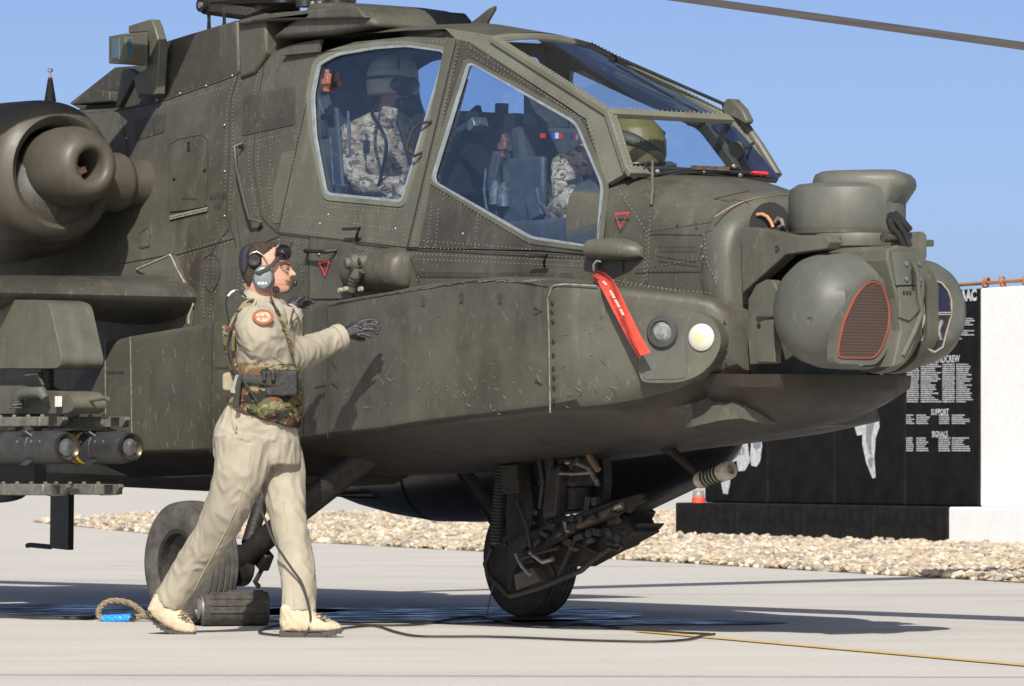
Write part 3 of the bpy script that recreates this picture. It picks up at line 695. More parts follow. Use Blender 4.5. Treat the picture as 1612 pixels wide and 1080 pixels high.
tc=nt.nodes.new('ShaderNodeTexCoord'); wv=nd(nt,'ShaderNodeTexWave',Scale=22,Distortion=.6,Detail=2); wv.bands_direction='Z'; nt.links.new(tc.outputs['Object'],wv.inputs['Vector'])
cr=nt.nodes.new('ShaderNodeValToRGB'); cr.color_ramp.elements[0].color=(.035,.022,.016,1); cr.color_ramp.elements[1].color=(.062,.042,.032,1); nt.links.new(wv.outputs[0],cr.inputs[0]); nt.links.new(cr.outputs[0],p.inputs['Base Color'])
O=xs(wp_,xw+.010); MB().prism(O,(-.03,0,0)).build('night_sight_window',BRW,fl,smooth=0)
O=xs(shrink(wp_,2.0),xw+.014); I=xs(shrink(wp_,-.5),xw+.014); MB().prism(O,(-.012,0,0),[I]).build('window_rim',mat('rust_red_seal',(.22,.055,.03),.6,var=.2),fl,smooth=0)
O=xs(shrink(wp_,12),xw+.006); MB().prism(O,(-.05,0,0),[xs(shrink(wp_,3),xw+.006)]).build('window_bezel',GREYG,fl,smooth=0,bevel=.004)
MB().lathe([(0,.018),(.012,.018),(.014,.010)],T(1355,570,X=xw-.01),(1,0,0),14,True).build('bezel_screw',STEEL,fl)
dd=MB().lathe([(.385,0),(.38,.08),(.365,.13),(.335,.18),(.29,.222),(.24,.244),(.18,.255),(.10,.255),(.08,.24),(.08,0)],(tx,0,tz),(0,1,0),64,fn=clampx(tx+.215)).build('day_sight_drum',GREYG,heli,smooth=28)
xd=tx+.215
up_=[(1461,491),(1460,462),(1464,449),(1472,443),(1482,446),(1492,458),(1497,472),(1498,491)]
lo_=[(1461,496),(1498,496),(1492,515),(1484,545),(1472,553),(1462,548),(1453,534),(1451,520)]
PALE=mat('pale_window_edge',(.27,.25,.20),.4,var=.2,scale=30)
for P,c in ((up_,(.012,.02,.035)),(lo_,(.04,.02,.025))):
    O=xs(shrink(P,2.4),xd+.014); MB().prism(O,(-.03,0,0),[xs(P,xd+.014)]).build('window_rim',PALE,dd,smooth=0)
    MB().prism(xs(P,xd+.012),(-.003,0,0)).build('day_sight_window',glassmat('day_glass',(.75,.72,.78),rough=.03),dd,smooth=0)
    MB().prism(xs(P,xd+.004),(-.02,0,0)).build('window_interior',mat('sight_interior_'+('blue' if P is up_ else 'red'),c,.4,var=.6,scale=40,col2=tuple(v*3 for v in c)),dd,smooth=0)
def disc(name,c,r,m,par,ax=(1,0,0),t=.006): return MB().lathe([(0,0),(0,r),(t,r*.95),(t,0)],c,ax,24).build(name,m,par)
disc('lens_ring',T(1470,470,X=xd+.004),.03,BLACK,dd); disc('lens',T(1470,470,X=xd+.009),.02,mat('blue_lens',(.04,.08,.16),.1,var=0),dd,t=.003)
disc('lens',T(1467,522,X=xd+.004),.055,mat('violet_lens',(.30,.06,.22),.15,var=.7,scale=25,col2=(.06,.08,.40)),dd); 
disc('lens',T(1464,520,X=xd+.010),.02,mat('red_lens',(.65,.05,.04),.2,var=.3),dd,t=.003)
MB().tube([T(1482,505,X=xd+.01),T(1476,520,X=xd+.01),T(1480,535,X=xd+.01)],.012,8).build('lens_mount',STEEL,dd)
# centre column of the turret
cc=[(1397,392),(1412,386),(1452,392),(1458,402),(1456,462),(1452,508),(1436,552),(1424,572),(1405,578),(1412,548),(1418,520),(1412,470),(1396,410)]
ctr=MB().prism(xs(cc,tx+.30),(-.5,0,0)).build('turret_column',OLIVE3,heli,smooth=0,bevel=.008)
MB().prism(xs([(1404,396),(1446,398),(1454,405),(1452,448),(1412,449)],tx+.318),(-.02,0,0)).build('column_plate',GREYG,ctr,smooth=0,bevel=.003)
MB().prism(xs([(1414,452),(1448,450),(1447,490),(1432,505),(1417,500)],tx+.312),(-.02,0,0)).build('column_plate',OLIVE3,ctr,smooth=0,bevel=.003)
MB().tube([T(1437,412,X=tx+.325),T(1444,430,X=tx+.33),T(1447,470,X=tx+.325),T(1451,492,X=tx+.315),T(1440,520,X=tx+.31),T(1421,560,X=tx+.30)],.012,8).build('column_cable',OLIVE3,ctr)
for x,y in ((1426,415),(1447,415),(1426,439),(1447,439)): MB().lathe([(0,.012),(.008,.011),(.01,.004)],T(x,y,X=tx+.318),(1,0,0),10,True).build('bolt',STEEL,ctr)
for k in range(5): disc('bolt',T(1436+k*.3,425+k*5.5,X=tx+.332),.008,BLACK,ctr)
for x in (1423,1428,1433): MB().box(T(x,461,X=tx+.315),(.004,.01,.016)).build('column_mark',BLACK,ctr,smooth=0)
# ring gaps and lower rim around drums
MB().lathe([(-.09,.25),(-.09,.285),(-.05,.29),(-.02,.285),(-.02,.25)],(tx,0,tz),(0,1,0),64,fn=clampx(tx+.26)).build('turret_ring',OLIVE,heli,smooth=30)
MB().lathe([(.02,.25),(.02,.285),(.05,.29),(.09,.285),(.09,.25)],(tx,0,tz),(0,1,0),64,fn=clampx(tx+.26)).build('turret_ring',OLIVE,heli,smooth=30)
# yoke arm
ya=[(1165,357),(1190,358),(1243,370),(1300,371),(1306,380),(1300,392),(1236,401),(1168,462)]
yk=slabmb(ya,-.44,-.36).build('turret_yoke',OLIVE3,heli,smooth=0,bevel=.008)
hc=T(1350,380,a=0); ythick=.075
MB().lathe([(-.045,.0),(-.045,.235),(-.03,.255),(.0,.262),(.03,.255),(.034,.0)],(hc.x,0,hc.z),(0,0,1),48).build('turret_head',OLIVE3,heli,smooth=30)
slabmb([(1165,357),(1243,371),(1290,371),(1290,382),(1240,382)],-.355,.36).build('yoke_deck',OLIVE2,heli,smooth=0,bevel=.006)
MB().prism([Vector((min(p.x,3.95),.36,p.z)) for p in lat(ya,-.44)],(0,.08,0)).build('turret_yoke',OLIVE3,heli,smooth=0,bevel=.008)
MB().lathe([(0,0),(0,.012),(.006,.012)],T(1224,391,a=-.444),(0,-1,0),12).build('yoke_bolt',OLIVE2,yk)
MB().tube([T(1415,398,X=tx+.2),T(1436,398,X=tx+.2),T(1460,398,X=tx+.2)],.01,6)
hs=MB().prism(xs(fillet([(1432,366),(1452,364),(1459,370),(1458,396),(1450,402),(1430,396)],5),tx+.2),(-.25,0,0)).build('turret_latch',OLIVE3,heli,smooth=0,bevel=.012)
# side brackets below the collar
bk=[(1180,462),(1215,455),(1225,468),(1262,470),(1270,505),(1272,574),(1238,577),(1185,574),(1178,520)]
bk=[(1178,470),(1190,448),(1205,440),(1216,441),(1226,462),(1222,500),(1219,530),(1217,572),(1180,574),(1176,520)]
kb=slabmb(bk,-.45,-.40).build('turret_bracket',OLIVE3,heli,smooth=0,bevel=.006)
slabmb([(1190,503),(1218,503),(1219,570),(1192,570)],-.462,-.451).build('bracket_plate',OLIVE3,kb,smooth=0,bevel=.003)
MB().lathe([(0,0),(0,.014),(.003,.012)],T(1195,513,a=-.462),(0,-1,0),12).build('bracket_hole',BLACKM,kb)
slabmb([(1190,498),(1219,498),(1192,508)],-.463,-.45).build('bracket_gap',BLACKM,kb,smooth=0)
# nose underside fairing
def nosebelly():
    rings=[]
    for X,w,zt,zb in ((3.35,.55,1.28,1.0),(3.55,.53,1.265,1.02),(3.72,.49,1.26,1.06),(3.86,.42,1.26,1.12),(3.92,.28,1.26,1.2)):
        h=[Vector((X,-w,zt)),Vector((X,-w*.98,zt-.06)),Vector((X,-w*.75,(zt+zb)/2-.04)),Vector((X,-w*.4,zb)),Vector((X,0,zb-.015))]
        rings.append(h+[mir(p) for p in reversed(h[:-1])])
    return MB().loft(rings)
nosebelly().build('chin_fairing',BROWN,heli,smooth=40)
# pilot night sensor: drum with forward head
pc=T(1340,365,a=0); pz=pc.z
pn=MB().lathe([(0,.27),(.02,.278),(.165,.278),(.20,.268),(.222,.235),(.232,.15),(.234,0)],(pc.x-.03,0,pz),(0,0,1),56).build('pilot_night_sensor',GREYG,heli,smooth=40)
hd=[(-.13,0),(-.13,.22),(-.05,.30),(.2,.335),(.235,.325),(.24,.0)]
rings=[]
hr=Matrix.Rotation(R(38),3,'Z')
for zz,sc in ((.03,.92),(.06,1.0),(.22,1.0),(.25,.97),(.272,.90),(.285,.76)):
    P=[(-.20,.15),(-.08,.21),(.20,.21),(.265,.16),(.265,-.12),(.20,-.17),(.0,-.18),(-.14,-.14),(-.21,-.04)]
    ring=[]
    for x,y in P:
        if zz<.09 and x>.15: x=.15
        v=hr@Vector((x*sc,y*sc,0)); ring.append(Vector((pc.x+.015+v.x,v.y+.02,pz+zz)))
    rings.append(ring)
hh=MB().loft(rings).build('sensor_head',GREYG,pn,smooth=45,bevel=.018)
MB().lathe([(-.02,.26),(0,.275),(.012,.275),(.02,.26)],(pc.x-.03,0,pz-.012),(0,0,1),48).build('base_ring',OLIVE2,pn)
for P in ([(1400,338),(1412,350),(1424,368),(1431,388)],[(1399,343),(1403,358),(1413,368),(1424,392)],[(1408,336),(1422,350),(1432,362)]):
    MB().tube([T(x,y,X=tx+.22) for x,y in P],.017,10).build('sensor_hose',BLACK,pn)
MB().tube([T(1390,374,X=tx+.2),T(1412,374,X=tx+.2)],.022,12).build('hose_union',OLIVE2,pn)
# nose recess with wiring, collar top shell
def shell(P,Lf,th,name,m): pass
rc=MB().lathe([(0,.10),(.02,.10),(.02,.0)],T(1212,352,a=-.34),(0.4,-1,.2),24).build('nose_recess',BLACKM,heli)
MB().tube([T(x,y,a=-.38) for x,y in ((1192,338),(1200,337),(1208,341),(1214,350),(1217,358))],.008,8).build('recess_seal',mat('orange_seal',(.45,.22,.10),.6,var=.2),heli)
MB().tube([T(x,y,a=-.36) for x,y in ((1220,350),(1225,343),(1230,346),(1233,354),(1226,358))],.010,8).build('recess_pipe',STEEL,heli)
# ================================================================== HELICOPTER DETAILS
def rot_to(n, up=(0,0,1)):
    n=Vector(n).normalized(); return n
# --- seams: narrow raised or dark strips following pixel polylines on a surface
def strip(pts,w,h=.002,nrm=(0,-1,0)):
    b=MB(); rings=[]; nrm=Vector(nrm).normalized()
    for i,p in enumerate(pts):
        d=(pts[min(i+1,len(pts)-1)]-pts[max(i-1,0)]).normalized(); s=d.cross(nrm).normalized()
        rings.append([p+s*w/2+nrm*h,p-s*w/2+nrm*h,p-s*w/2-nrm*h,p+s*w/2-nrm*h])
    return b.loft(rings)
def sfun(off): return lambda x,y: SIDE(x,y,off)
def lfun(L): return lambda x,y: T(x,y,a=-L)
NS=(0,-1,.15)
def seam(P,fn,w=.006,m=DARKG,name='panel_seam',h=.0018,closed=False):
    if closed: P=list(P)+[P[0]]
    w=w*.62 if m is DARKG else w
    Q=[fn(x,y) for x,y in dens(P,18)]+[fn(*P[-1])]
    return strip(Q,w,h,NS).build(name,m,heli,smooth=0,fix=False)
F0=sfun(.003); F1=sfun(.010); FD=sfun(.010)
SP1=lfun(.904); SP2=lfun(.954)
WORN=mat('worn_edge',(.19,.18,.14),.6,var=.35,scale=40)
for P in ([(180,175),(250,161),(366,121),(420,87)],[(375,118),(362,160),(360,260),(356,335),(372,388)],[(418,90),(404,170),(398,260),(412,345),(437,366)],
          [(190,180),(200,230),(200,300)],[(275,402),(370,375)],[(275,402),(303,455)],[(190,415),(272,400)],[(335,480),(330,400),(360,360)],
          [(482,165),(500,84)],[(437,366),(482,165)],[(437,366),(640,391)],[(640,391),(940,404)],[(486,372),(486,470)],[(640,392),(652,420),(660,445)],
          [(955,290),(935,400)],[(372,340),(380,395),(440,372)],[(460,380),(452,400)]):
    seam(P,F1 if min(x for x,_ in P)>430 and max(y for _,y in P)<410 else F0,.006)
seam([(718,62),(640,391)],sfun(.030),.007); 
# access panels: thin raised plates with seam outlines
def panel(P,fn0,off,m,name='access_panel',r=6,th=.004):
    Q=[fn0(x,y) for x,y in fillet(P,r)]; b=MB(); Q2=[q+Vector((0,-off,0)) for q in Q]; b.prism(Q2,(0,th+off,0)); return b.build(name,m,heli,smooth=0)
ap=panel([(267,222),(327,210),(326,325),(267,335)],F0,.003,OLIVE); seam(fillet([(267,222),(327,210),(326,325),(267,335)],6),sfun(.007),.004,closed=True)
seam([(267,343),(326,329)],sfun(.012),.022,WORN,'hinge_strip'); seam([(267,343),(326,329)],sfun(.014),.003,DARKG)
for x,y in ((297,225),(297,234),(274,282),(322,268)):
    MB().box(SIDE(x,y,.010),(.02,.008,.012 if y!=234 else .03)).build('latch',GUNM,ap,smooth=0)
panel([(219,365),(238,356),(236,388),(219,392)],F0,.003,OLIVE); seam(fillet([(219,365),(238,356),(236,388),(219,392)],3),sfun(.007),.003,closed=True)
seam(fillet([(323,400),(334,396),(346,410),(348,432),(338,460),(326,462),(318,440),(318,415)],8),F0,.004,closed=True)
panel([(489,375),(560,383),(556,470),(489,470)],F0,.006,OLIVE,r=2)
for P in ([(205,530),(208,718)],[(165,537),(167,717)],[(335,507),(331,712)]): seam(P,SP1,.007,WORN if P[0][0]<300 else DARKG)
seam([(515,476),(516,690)],SP2,.006,DARKG)
seam([(866,650),(864,520),(862,470),(866,455),(872,449)],SP2,.006,WORN); seam([(872,449),(890,447),(940,450)],lambda x,y:T(x,y,a=-bayw(x)-.003),.006,WORN)
for x0 in (495,):
    seam([(495,610),(515,606)],SP1,.005); seam([(478,480),(477,690)],SP1,.005)
for P in ([(522,570),(530,570),(530,580),(522,580)],[(522,600),(531,600),(531,610),(522,610)],[(841,484),(853,484),(853,496),(841,496)],[(843,598),(853,598),(853,608),(843,608)]):
    seam(P,SP2,.003,closed=True)
for x,y in ((666,474),(726,469),(786,470)):
    panel([(x-3,y-8),(x+3,y-8),(x+3,y+8),(x-3,y+8)],SP2,.001,OLIVE2,'drain_slot',r=3,th=.002)
# top ledge strip of the avionics bay
seam([(515,478),(640,456),(740,441),(790,438),(862,449)],SP2,.004,OLIVE3,'bay_edge',.002)
# --- rivets
def rivets(lines,fn,m,name='rivet_rows',r=.0042,step=6.2,parent=None,nrm=Vector((0,-1,.15)).normalized()):
    b=MB(); u=Vector((1,0,0)); w=u.cross(nrm)
    for P in lines:
        for q in dens(P,step):
            c=fn(q.x,q.y); b.add([c+u*r,c+w*r,c-u*r,c-w*r,c+(u+w)*r*.72,c+(w-u)*r*.72,c-(u+w)*r*.72,c+(u-w)*r*.72,c+nrm*r*.7],[(0,4,8),(4,1,8),(1,5,8),(5,2,8),(2,6,8),(6,3,8),(3,7,8),(7,0,8)])
    o=b.build(name,m,parent or heli,smooth=0,fix=False); o['kind']='stuff'; return o
RIV=mat('rivet_paint',(.15,.145,.115),.45,var=.3,scale=50)
rivets([[(380,122),(367,160),(365,260),(361,335)],[(370,122),(357,162),(354,300)],[(410,100),(396,170),(391,260),(405,345)],[(424,92),(412,170),(405,260),(417,340)],[(427,160),(424,300),(430,350)],
        [(380,155),(470,140)],[(375,230),(470,205)],[(372,300),(440,296)],[(280,398),(368,372)],[(282,404),(366,380)],[(300,440),(360,470)],[(330,400),(318,470),(322,500)],[(338,400),(330,500)],
        [(380,395),(372,470)],[(388,393),(380,470)],[(440,377),(635,402)],[(650,400),(930,412)],[(655,408),(930,420)],[(340,345),(352,380)],[(450,300),(470,200),(490,120)],
        [(440,378),(437,470)],[(560,390),(640,402)],[(665,425),(655,442)],[(448,355),(456,260)],[(190,200),(185,235)],[(205,185),(360,135)],
        [(955,300),(945,390)],[(440,392),(420,440)],[(470,378),(476,440)]],sfun(.003),RIV)
# door rivets
rivets([[(505,92),(560,72),(640,63),(712,66)],[(498,90),(486,165),(500,260),(505,318),(632,330),(640,322),(706,90)],[(505,320),(515,326),(630,336)],[(445,355),(450,325),(470,215),(484,160)],[(447,360),(630,383)],
        [(640,340),(636,380)],[(520,335),(516,365)],[(560,340),(556,370)],[(452,340),(520,345),(630,365)],[(600,345),(596,375)]],sfun(.008),RIV)
rivets([[(722,75),(650,385)],[(715,70),(643,385)]],sfun(.017),RIV)
rivets([[(742,76),(912,184),(924,194),(952,290)],[(735,82),(908,188)],[(672,290),(832,383),(935,398)],[(662,300),(650,385)],[(680,320),(672,388)],[(690,330),(686,390)],[(650,388),(840,402),(930,408)],[(655,378),(840,393)],[(752,340),(748,390)],[(730,96),(672,284)]],sfun(.009),RIV)
rivets([[(715,52),(770,62),(862,120),(955,180),(984,270)],[(708,47),(776,58),(870,117),(962,176),(990,268)],[(745,68),(925,180),(960,285)]],sfun(.012),RIV,r=.004,step=7)
# rivets on windshield frames
def riv3(name,pts,r=.0045,step=.028,nrm=(1,0,1)):
    b=MB(); n=Vector(nrm).normalized()
    for p,q in zip(pts,pts[1:]):
        L=(q-p).length; k=int(L/step)
        for i in range(k): b.sphere(p.lerp(q,(i+.5)/k)+n*.019,r,6,4)
    o=b.build(name,RIV,heli,smooth=0,fix=False); o['kind']='stuff'
for dz in (-.014,.014):
    riv3('rivet_rows',[B+Vector((dz,0,-dz)),Bm+Vector((dz,0,-dz))]); riv3('rivet_rows',[E+Vector((dz,0,-dz)),Em+Vector((dz,0,-dz))])
    riv3('rivet_rows',[B+Vector((0,dz,0)),E+Vector((0,dz,0))]); riv3('rivet_rows',[Bm+Vector((0,dz,0)),Em+Vector((0,dz,0))]); riv3('rivet_rows',[Am+Vector((0,dz,0)),Bm+Vector((0,dz,0))],nrm=(0,0,1)); riv3('rivet_rows',[A+Vector((0,dz,0)),B+Vector((0,dz,0))],nrm=(0,0,1))
# large domed fasteners on the nose bay
def fast(P,fn,r=.011,m=GUNM,name='fastener'):
    me=None
    for x,y in P:
        c=fn(x,y)
        if me is None:
            o=MB().lathe([(0,r),(r*.35,r*.8),(r*.5,0)],(0,0,0),(0,-1,0),10).build(name,m,heli); me=o.data
        else: o=bpy.data.objects.new(name,me); scene.collection.objects.link(o); o.parent=heli
        o.location=c
fast([(869,477),(869,491),(870,506),(871,537),(871,559),(871,580),(872,594),(872,610),(872,630)],lfun(.955))
fast([(502,400),(516,338),(728,368),(622,360),(503,352),(353,340),(353,197),(353,270),(199,217),(247,158),(283,147),(324,135),(365,119)],sfun(.008),.008,STEEL)
fast([(1040,354),(1066,352),(1096,350)],lfun(.47),.008,OLIVE2); 
fast([(1110,418),(1118,430),(1126,444),(1106,404),(1104,388),(1124,436)],lfun(.478),.007,RIV); fast([(1153,505),(1153,518),(1154,530),(1155,548),(1155,562)],lambda x,y:T(x-12,y+2,a=-bayw(x-12)-.006),.009,OLIVE2)
rivets([[(975,300),(1018,365),(1014,440),(1005,455)],[(1025,320),(1018,440)],[(1000,425),(1105,408)],[(965,446),(1120,462)],[(1108,370),(1112,410),(1128,446)],[(960,440),(1050,455),(1120,470)]],lfun(.497),RIV,step=7)
seam([(1022,365),(1120,350)],lfun(.492),.005); seam([(1000,425),(1110,408)],lfun(.5),.004)
# --- hand holds and latches
def tubeobj(name,P,fn,r,m,par=heli,off=None,n=10):
    b=MB(); b.tube([fn(x,y)+Vector((0,-(off[i] if off else 0),0)) for i,(x,y) in enumerate(P)],r,n); return b.build(name,m,par)
tubeobj('grab_handle',[(376,226),(387,226),(381,232),(386,262),(400,320),(405,345),(417,350),(407,360)],sfun(.01),.010,OLIVE2,off=[0,.02,.05,.06,.06,.05,.02,.0])
tubeobj('door_handle',[(679,192),(668,194),(662,205),(654,228),(652,238),(660,246),(664,240)],sfun(.02),.008,BLACK,off=[0,.03,.05,.05,.045,.03,0])
for P in ([(552,361),(579,360),(573,366),(566,373),(562,378)],[(846,404),(874,402),(868,408),(861,414),(857,419)]):
    tubeobj('step_latch',P,sfun(.01),.008,BLACK,off=[.05,.05,.04,.02,.0],n=6)
tubeobj('foot_loop',[(484,397),(492,395),(525,397),(530,394)],sfun(.01),.010,GUNM,off=[0,.05,.05,0])
# red warning triangles
RED=mat('red_paint',(.50,.035,.05),.6,var=.25,scale=50)
def tri(P,fn,w,name='warning_triangle'): strip([fn(x,y) for x,y in P+P[:2]],w,.001,NS).build(name,RED,heli,smooth=0,fix=False)
tri([(968,337),(990,335),(976,358)],lfun(.512),.010); tri([(502,414),(518,412),(512,434)],sfun(.013),.012)
# --- gun-blast fairing tube and refuel coupling above the bay
cf=T(600,425,a=-.56); b=MB(); b.lathe([(-.30,.0),(-.30,.085),(-.25,.10),(.10,.115),(.17,.105),(.20,.08),(.21,0)],(cf.x,-.53,cf.z+.0),(1,0,0),28); b.build('side_fairing',OLIVE,heli,smooth=50)
cp=MB().lathe([(0,.035),(.05,.035),(.055,.045),(.09,.045),(.095,.03),(.12,.03),(.121,0)],T(578,412,a=-.60),(-.35,-1,-.1),20).build('fuel_coupling',OLIVE3,heli)
MB().lathe([(0,.018),(.01,.018),(.012,.0)],T(567,412,a=-.715),(-.35,-1,-.1),12).build('coupling_plug',BLACK,cp)
MB().tube([T(566,425,a=-.66),T(558,440,a=-.67),T(553,458,a=-.67)],[.03,.032,.028],12).build('coupling_hose',OLIVE3,cp)
for k in range(3): MB().lathe([(-.004,.033),(.004,.033)],T(560-k*2,438+k*5,a=-.67),(.3,0,1),14).build('hose_clamp',GUNM,cp)
for x,y in ((538,457),(546,455),(570,455)): MB().lathe([(0,.014),(.02,.012),(.022,0)],T(x,y,a=-.7),(0,-1,0),10).build('coupling_bolt',SEAL,cp)
# scoop on the nose side
def scoop():
    rings=[]
    for x,y0,y1,d in ((943,376,411,.10),(960,375,411,.11),(985,376,411,.105),(1003,381,409,.07),(1013,390,405,.02)):
        p=T(x,y0,a=-.49); q=T(x,y1,a=-.49); h=[]
        for k in range(9):
            t=math.pi*k/8; h.append(Vector((p.x,-.49-d*math.sin(t)**.6,(p.z+q.z)/2+(p.z-q.z)/2*math.cos(t))))
        rings.append(h)
    return MB().loft(rings,close=True)
scoop().build('air_scoop',OLIVE3,heli,smooth=50,bevel=0)
# pitot / rain gutter post
MB().tube([T(1027,252,a=-.43),T(1027,300,a=-.46),T(1025,322,a=-.47)],[.006,.010,.008],8).build('free_air_probe',OLIVE3,heli)
MB().tube([T(1027,253,a=-.43),T(1020,254,a=-.42),T(1014,266,a=-.40)],.005,8).build('probe_arm',OLIVE3,heli)
# nose deck markings
seam([(1037,318),(1060,330),(1074,333),(1100,320),(1140,309),(1180,300)],lambda x,y:T(x,y,a=-.33),.006)
# shell over the collar
seam([(1120,346),(1145,330),(1175,318),(1210,312),(1242,311)],lambda x,y:T(x,y,X=3.46)+Vector((.02,0,.012)),.008,mat('orange_sealant',(.32,.20,.12),.7,var=.3),'sealant_bead',.003)
# --- landing lamp cluster on the nose bay
LF=lambda off: (lambda x,y:T(x,y,a=-(.955+off)))
lf_=bayw
def bayp(x,y,off): return T(x,y,a=-(lf_(x)+off))
cl=fillet(fillet([(1006,500),(1010,492),(1075,488),(1110,496),(1132,520),(1135,540),(1122,572),(1098,594),(1070,603),(1015,603),(1006,596)],12,4),5,2)
ca,cb_,cc_=bayp(1010,500,.02),bayp(1010,600,.02),bayp(1128,545,.045); nn=(cb_-ca).cross(cc_-ca).normalized(); nn=nn if nn.y<0 else -nn
def PL(x,y,off=0.0):
    q0=T(x,y,X=0.0); q1=T(x,y,X=5.0); d_=q1-q0; P0=ca+nn*off; return q0+d_*((P0-q0).dot(nn)/d_.dot(nn))
cl=[(q.x,q.y) for q in []] or fillet([(1006,497),(1040,489),(1085,488),(1118,498),(1134,522),(1135,545),(1122,572),(1098,593),(1066,603),(1015,603),(1006,594)],16,5)
o=MB().prism([PL(x,y,.02) for x,y in cl],-nn*.10).build('lamp_housing',OLIVE3,heli,smooth=30,bevel=.015)
MB().prism([PL(x,y,.024) for x,y in fillet([(1012,500),(1078,494),(1080,596),(1012,598)],10,4)],-nn*.01).build('lamp_panel',GREYG,o,smooth=0,bevel=.003)
c1=PL(1044,523,.022); c2=PL(1105,531,.020)
MB().lathe([(0,.075),(.015,.078),(.025,.070),(.026,.055),(.014,.05),(.014,0)],c1,nn,32).build('lamp_ring',mat('dark_grey_rubber',(.035,.036,.036),.7,var=.2),o)
MB().lathe([(.014,.05),(.028,.035),(.032,0)],c1,nn,24).build('lamp_lens',mat('smoky_lens',(.16,.17,.17),.25,var=.4,scale=30),o)
MB().lathe([(0,.064),(.010,.064),(.022,.050),(.030,.025),(.032,0)],c2,nn,28).build('landing_lamp',mat('cream_lens',(.50,.49,.42),.35,var=.08),o)
MB().lathe([(.026,.032),(.034,.02),(.036,0)],c2,nn,20).build('lamp_bulb',mat('yellow_bulb',(.62,.52,.26),.35,var=.05),o)
# --- windshield wipers
def wiper(pts,r,name,m=BLACK): return MB().tube(pts,r,8).build(name,m,heli)
Q=lambda x,y,L:T(x,y,a=L)
wiper([Q(893,70,.25),Q(960,103,.26),Q(1060,151,.30)],.013,'wiper_blade'); wiper([Q(1140,164,.36),Q(1080,138,.32),Q(975,92,.27)],.009,'wiper_arm'); wiper([Q(1108,178,.34),Q(1030,146,.30),Q(958,112,.26)],.006,'wiper_arm')
MB().tube([Q(966,88,.27),Q(962,100,.27),Q(958,116,.27)],.018,8).build('wiper_joint',GUNM,heli)
slabmb([(1134,166),(1143,155),(1153,156),(1166,170),(1176,190),(1172,196),(1156,186),(1138,178)],.36,.41).build('wiper_fairing',OLIVE3,heli,bevel=.01)
MB().tube([Bm+Vector((.02,.03,.01)),Bm.lerp(Em,.5)+Vector((.02,.035,.015)),Em+Vector((.02,.03,.01))],.022,10).build('frame_conduit',OLIVE3,heli)
wz=lambda x,y:T(x,y,X=E.x+.05)
wiper([wz(1030,275),wz(1080,268),wz(1150,264),wz(1165,266)],.009,'wiper_arm'); wiper([wz(1042,279),wz(1075,272),wz(1140,270),wz(1225,275)],.010,'wiper_blade'); wiper([wz(1045,285),wz(1090,272),wz(1130,276),wz(1160,282)],.006,'washer_hose')
MB().box(wz(1118,265),(.03,.22,.02)).build('wiper_linkage',mat('brown_linkage',(.09,.06,.04),.5,var=.4,scale=30),heli)
b=MB(); [b.sphere(wz(x,y),.014,8,6) for x,y in ((1035,270),(1045,282),(1155,262),(1165,276),(1107,270))]; b.build('wiper_bolts',STEEL,heli)
# --- stencilled lettering
def side_text(s,x,y,size,off=.006,fn=None,m=None,al='CENTER'):
    p=(fn or SIDE)(x,y,off) if fn is None else fn(x,y)
    M=Matrix(((1,0,0,p.x),(0,0,-1,p.y-off),(0,1,0,p.z),(0,0,0,1))); return ftext(s,size,M,m or DARKG,'stencil',heli,align=al)
side_text('AVTUR',344,309,.050,.006); side_text('FSII',343,324,.046,.006)
def fine_print(x0,y0,x1,y1,rows,fn,par=heli,m=DARKG,name='small_stencil',seed=1):
    b=MB(); rnd=random.Random(seed)
    for r in range(rows):
        y=y0+(y1-y0)*(r+.5)/rows; hh=(y1-y0)/rows*.5; x=x0; xe=x1-(x1-x0)*rnd.random()*.3
        while x<xe:
            w=rnd.uniform(1.,2.2); b.add([fn(x,y+hh/2),fn(x+w,y+hh/2),fn(x+w,y-hh/2),fn(x,y-hh/2)],[(0,1,2,3)]); x+=w+rnd.uniform(.4,1.6)
    o=b.build(name,m,par,smooth=0,fix=False); o['kind']='stuff'
fine_print(1035,386,1098,400,2,lfun(.512),seed=4); fine_print(168,582,200,590,1,SP1,seed=5); fine_print(337,576,365,582,1,SP1,seed=7); fine_print(285,311,312,315,1,sfun(.009),seed=8)
fine_print(1252,498,1292,503,1,lambda x,y:T(x,y,a=-.55)+Vector((0,-.03,0)),fl,seed=9)

# ================================================================== COCKPIT INTERIOR
INT=mat('cockpit_dark',(.020,.022,.025),.7,var=.4,scale=9); INT2=mat('cockpit_grey',(.06,.065,.07),.55,var=.3,scale=15); INT3=mat('cockpit_black',(.012,.013,.015),.6,var=.3)
SEATM=mat('seat_fabric',(.045,.05,.045),.9,var=.2,scale=30); HWARE=mat('cockpit_hardware',(.16,.17,.17),.35,.5,var=.4,scale=30)
MB().box((1.15,0,1.82),(3.3,.98,.10)).build('cockpit_floor',INT,heli,smooth=0)
MB().prism([(-.38,-.46,1.92),(-.38,.46,1.92),(-.38,.27,2.98),(-.38,-.27,2.98)],(.05,0,0)).build('rear_bulkhead',INT,heli,smooth=0)
MB().add([(-.38,-.33,3.03),(-.38,.33,3.03),(1.15,.27,3.02),(1.15,-.27,3.02)],[(0,1,2,3)]).build('cockpit_headliner',INT,heli,smooth=0)
def seat(x,z,name='crew_seat'):
    s=MB().box((x+.02,0,z+.30),(.10,.50,.66),Matrix.Rotation(R(-8),3,'Y')).build(name,SEATM,heli,bevel=.03)
    MB().box((x+.24,0,z),(.42,.48,.12)).build('seat_cushion',SEATM,s,bevel=.03)
    for y in (-.29,.29): MB().box((x+.12,y,z+.26),(.34,.04,.40)).build('armour_panel',INT2,s,bevel=.015)
    MB().box((x-.08,0,z+.72),(.07,.26,.2)).build('headrest',SEATM,s,bevel=.02)
    return s
